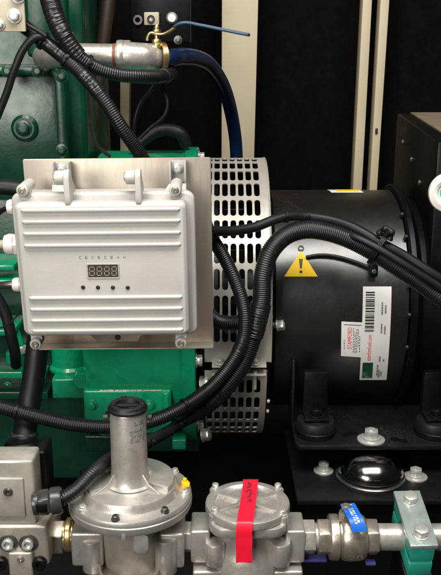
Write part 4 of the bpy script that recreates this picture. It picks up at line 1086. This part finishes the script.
# handwriting
mb = MB(); rnd = random.Random(11)
i = int(NP*0.10)
while i < int(NP*0.40):
    for k in range(2):
        s0 = rnd.uniform(-0.45, 0.1); L = rnd.uniform(0.25, 0.6); di = rnd.randint(-2, 3)
        pts = [strap_pt(i+int(di*t), s0+L*t, 0.0010)+Vector((0, 0, 0)) for t in (0, 0.35, 0.7, 1.0)]
        pts = [q+Vector((rnd.uniform(-1, 1)*0.0008, rnd.uniform(-1, 1)*0.0014, 0)) for q in pts]
        mb.tube(spline(pts, 0.0008), 0.00042, 6)
    i += rnd.choice((2, 3, 3))
mb.build('handwriting', 'ink', st)

# ---- ball valve
bv = thing('ball_valve', 'nickel plated ball valve with a short blue handle', 'valve', Vector((gx(345), YG, ZA-0.035)))
rB = 0.0315
MB().hexa((gx(317), YG, ZA), (gx(329), YG, ZA), 0.0262, 0.35, 0.002).build('hex_end', 'nickel', bv)
x0, x1 = gx(328.5), gx(366)
MB().lathe([(0, 0), (0.029, 0), (0.0310, 0.0015), (0.0318, 0.004), (0.0318, 0.012), (0.0305, 0.0135), (0.0285, 0.0142), (0.0285, 0.0165), (0.0305, 0.0175), (0.0325, 0.021), (0.0330, 0.030), (0.0325, 0.042), (0.0305, 0.0485), (0.0275, 0.0515), (0, 0.0515)], (x0, YG, ZA), (1, 0, 0), 72).build('body', 'nickel', bv)
MB().hexa((gx(364.5), YG, ZA), (gx(377), YG, ZA), 0.0262, 0.3, 0.002).build('hex_end', 'nickel', bv)
sx = gx(344)
mb = MB(); mb.cyl((sx, YG-0.004, ZA+0.028), (sx, YG-0.004, ZA+0.040), 0.0095, n=28, bevel=0.001); mb.hexa((sx, YG-0.004, ZA+0.036), (sx, YG-0.004, ZA+0.042), 0.0105, 0.2, 0.001); mb.cyl((sx, YG-0.004, ZA+0.040), (sx, YG-0.004, ZA+0.054), 0.004, n=20); mb.hexa((sx, YG-0.004, ZA+0.0475), (sx, YG-0.004, ZA+0.052), 0.0068, 0.3, 0.0008); mb.build('stem', 'nickel', bv)
# handle: a bent plate that leaves the stem and folds down towards the front
mb = MB()
H = [Vector((sx+a_, YG+b_, ZA+c_)) for a_, b_, c_ in ((0.004, 0.010, 0.0465), (0.006, -0.006, 0.0468), (0.008, -0.018, 0.0460), (0.011, -0.027, 0.0425), (0.0135, -0.033, 0.0355), (0.015, -0.0365, 0.0285))]
HP = spline(H, 0.0015)
def hpt(i, s, lift):
    i = max(1, min(len(HP)-2, i)); tg = (HP[i+1]-HP[i-1]).normalized(); sd = Vector((1, 0.12, 0)).normalized(); nn = sd.cross(tg).normalized()
    if nn.z-nn.y < 0: nn = -nn
    return HP[i]+sd*s*0.0102+nn*lift
NH = len(HP)-1
mb.shell(lambda u, v, d: hpt(int(round(v*NH)), u*2-1, d+0.0014), 4, NH, 0.0028)
hd = mb.build('handle', 'blue', bv, sharp=40, label='short blue coated valve handle with white print')
mb = MB(); rnd = random.Random(2)
for r_, (s0, s1, k0, k1) in enumerate(((-0.62, -0.25, 0.14, 0.20), (-0.1, 0.5, 0.10, 0.17), (-0.35, -0.05, 0.28, 0.80), (0.05, 0.35, 0.30, 0.78))):
    k = k0
    while k < k1:
        L = rnd.uniform(0.02, 0.045); mb.grid(lambda u, v, k=k, L=L, s0=s0, s1=s1: hpt(int(round((k+L*v)*NH)), s0+(s1-s0)*u, 0.0019), 2, 2); k += L+0.035
mb.build('white_print', 'whiteink', hd)
# moulded mark on the body
mb = MB()
def bvp(a, x): return Vector((x, YG-0.0332*math.cos(a), ZA+0.0332*math.sin(a)))
mb.text('20', lambda u, v: bvp(R_(-34+20*v), gx(346)+0.020*u)); mb.build('cast_mark', 'castwarm', bv)
# ---- outlet pipe and clamp
op = tag(MB().lathe([(0.0, 0), (0.0175, 0), (0.0185, 0.001), (0.0185, 0.20), (0, 0.20)], (gx(374), YG, ZA), (1, 0, 0), 56).build('outlet_pipe', 'galv'), 'short bare zinc pipe running from the ball valve through the green clamp', 'pipe')
kc = Vector((gx(413.3), YG+0.006, ZA))
tilt = Matrix.Rotation(R_(15), 4, 'X')
MK = Matrix.Translation(kc) @ tilt @ Matrix.Rotation(R_(2), 4, 'Z')
pc = thing('pipe_clamp', 'green plastic pipe clamp with a bolted metal top plate', 'clamp', kc-Vector((0, 0, 0.05)))
kw, kd, kh = 0.0385, 0.099, 0.040
mb = MB(MK)
def half(s):
    # clamp half with a pipe bore, profile in depth/height plane, swept along the pipe
    pts = [(-kd/2+0.004, 0.0008*s), (-0.0195, 0.0008*s)]
    for k in range(1, 12):
        a = math.pi*k/12; pts.append((-0.0190*math.cos(a), s*(0.0008+0.0190*math.sin(a))))
    pts += [(0.0195, 0.0008*s), (kd/2-0.004, 0.0008*s), (kd/2, 0.003*s), (kd/2, 0.026*s), (-kd/2, 0.026*s), (-kd/2, 0.003*s)]
    return pts
mb.prism(half(1), (-kw/2+0.003, 0, 0), (0, 1, 0), (0, 0, 1), kw-0.006, 0.0012); mb.build('upper_half', 'pvcgreen', pc)
mb = MB(MK); mb.prism(half(-1), (-kw/2+0.003, 0, 0), (0, 1, 0), (0, 0, 1), kw-0.006, 0.0012); mb.build('lower_half', 'pvcgreen', pc)
mb = MB(MK); mb.box((0, 0, 0.0305), (kw, kd+0.004, 0.008), 0.0012); mb.build('top_plate', 'tealplate', pc)
for y in (0.031, -0.031):
    mb = MB(MK); mb.lathe([(0, 0), (0.0125, 0), (0.0125, 0.0015), (0.0085, 0.002), (0.0085, 0.003), (0, 0.003)], (0, y, 0.0346), (0, 0, 1), 36); mb.hexa((0, y, 0.0372), (0, y, 0.0458), 0.0105, 0.25, 0.001); mb.build('bolt', 'zinc', pc)
mb = MB(MK); mb.box((0, 0, -0.0305), (kw, kd, 0.008), 0.001); mb.box((0, 0, -0.09), (0.03, 0.06, 0.11), 0.002); mb.build('weld_plate', 'blackm', pc)
# violet strip under the fittings
tag(MB().box(((gx(292)+gx(330))/2, YG-0.002, ZA-0.033), (gx(330)-gx(298), 0.014, 0.005), 0.0015).build('violet_strip', 'violet'), 'violet plastic strip under the hex nipple by the filter outlet', 'strip')
tag(MB().box((gx(370), YG-0.012, ZA-0.033), (0.014, 0.010, 0.005), 0.0015).build('violet_tag', 'violet'), 'small violet plastic tag under the outlet end of the ball valve', 'tag')

# ================================================================== SOLENOID VALVE, bottom left
YS = 1.0
sv = thing('solenoid_valve', 'cream solenoid valve with black cable connector in the lower left corner', 'valve', Vector((W(10, 560, YS).x, YS, ZA-0.06)))
MB().pbox(-40, 461, 34.5, 524.5, YS-0.045, 0.045, 0.004, 3).build('coil_housing', 'coil', sv)
MB().pbox(-30, 479, 24, 517, YS-0.0485, 0.006, 0.0015, 2).build('cover_plate', 'coil', sv)
q = W(8, 492, YS-0.049); mb = MB(); mb.lathe([(0.0062, 0), (0.0062, 0.001), (0.005, 0.003), (0.0026, 0.003), (0.0026, 0.001), (0, 0.001)], q, (0, -1, 0), 28); mb.build('screw', 'darkzinc', sv)
MB().pbox(34.7, 452, 47, 524, YS-0.005, 0.05, 0.004, 3).build('yoke', 'blackm', sv)
# manifold
MB().pbox(-40, 526, 48, 566, YS-0.050, 0.09, 0.004, 3).build('manifold', 'castwarm', sv)
MB().pbox(9, 553, 33, 590, YS-0.058, 0.05, 0.003, 3).build('manifold_foot', 'castwarm', sv)
for x in (8.5, 28.5):
    q = W(x, 543, YS-0.0505); mb = MB(); mb.lathe([(0.0128, 0), (0.0128, 0.0015), (0.0115, 0.002), (0, 0.002)], q, (0, -1, 0), 36); so = mb.build('washer', 'darkzinc', sv)
    mb = MB(); mb.lathe([(0.0078, 0.002), (0.0078, 0.0065), (0.0070, 0.0075), (0.0045, 0.0075), (0.0045, 0.004), (0, 0.004)], q, (0, -1, 0), 30); mb.build('socket_screw', 'zinc', so)
q = W(20.5, 559, YS-0.0585); mb = MB(); mb.lathe([(0.0045, 0), (0.0045, 0.002), (0.002, 0.0028), (0.002, 0.001), (0, 0.001)], q, (0, -1, 0), 24); mb.build('screw', 'nickel', sv)
for x in (1, 40):
    q = W(x, 562, YS-0.0505); mb = MB(); mb.lathe([(0.0095, 0), (0.0095, 0.007), (0.008, 0.009), (0.0045, 0.009), (0.0045, 0.004), (0, 0.004)], q, (0, -1, 0), 30); mb.build('cap_screw', 'blackm', sv)
# connector for the conduit
a0 = W(33, 504, 0.94); a1 = W(61, 500, 0.945)
d = (a1-a0); mb = MB()
mb.cyl(a0, a0+d*0.25, 0.0155, n=32, bevel=0.001); mb.hexa(a0+d*0.2, a0+d*0.62, 0.0185, 0.4, 0.002); mb.lathe([(0.0165, 0), (0.018, 0.002), (0.018, 0.012), (0.0165, 0.015), (0.013, 0.0155)], a0+d*0.62, d, 36)
mb.build('connector', 'fitting', sv)
mb = MB(); mb.box((a0+d*0.40)+Vector((0, -0.0168, 0.001)), (0.014, 0.003, 0.012), 0.001); mb.build('connector_clip', 'blackm', sv)

# ================================================================== LIGHT
w = bpy.data.worlds.new('World'); scene.world = w; w.use_nodes = True
w.node_tree.nodes['Background'].inputs['Color'].default_value = (1.0, 0.97, 0.93, 1)
w.node_tree.nodes['Background'].inputs['Strength'].default_value = 0.025
def area(name, loc, target, sx_, sy_, power, col):
    ld = bpy.data.lights.new(name, 'AREA'); ld.shape = 'RECTANGLE'; ld.size = sx_; ld.size_y = sy_; ld.energy = power; ld.color = col
    o = bpy.data.objects.new(name, ld); COL.objects.link(o); o.location = loc
    o.rotation_euler = (Vector(target)-Vector(loc)).to_track_quat('-Z', 'Y').to_euler()
    return o
area('ceiling_lamp', (0.15, 0.30, 3.2), (0.1, 1.35, 1.1), 2.2, 1.0, 104, (1.0, 0.965, 0.91))
area('front_lamp', (-0.9, -0.8, 1.9), (0.0, 1.3, 1.1), 0.9, 0.9, 40, (1.0, 0.95, 0.88))

vs = scene.view_settings
vs.view_transform = 'Standard'; vs.look = 'None'; vs.exposure = 0.0; vs.gamma = 1.0; vs.use_curve_mapping = False
scene.render.resolution_x = 785; scene.render.resolution_y = 1024
scene.cycles.use_denoising = True
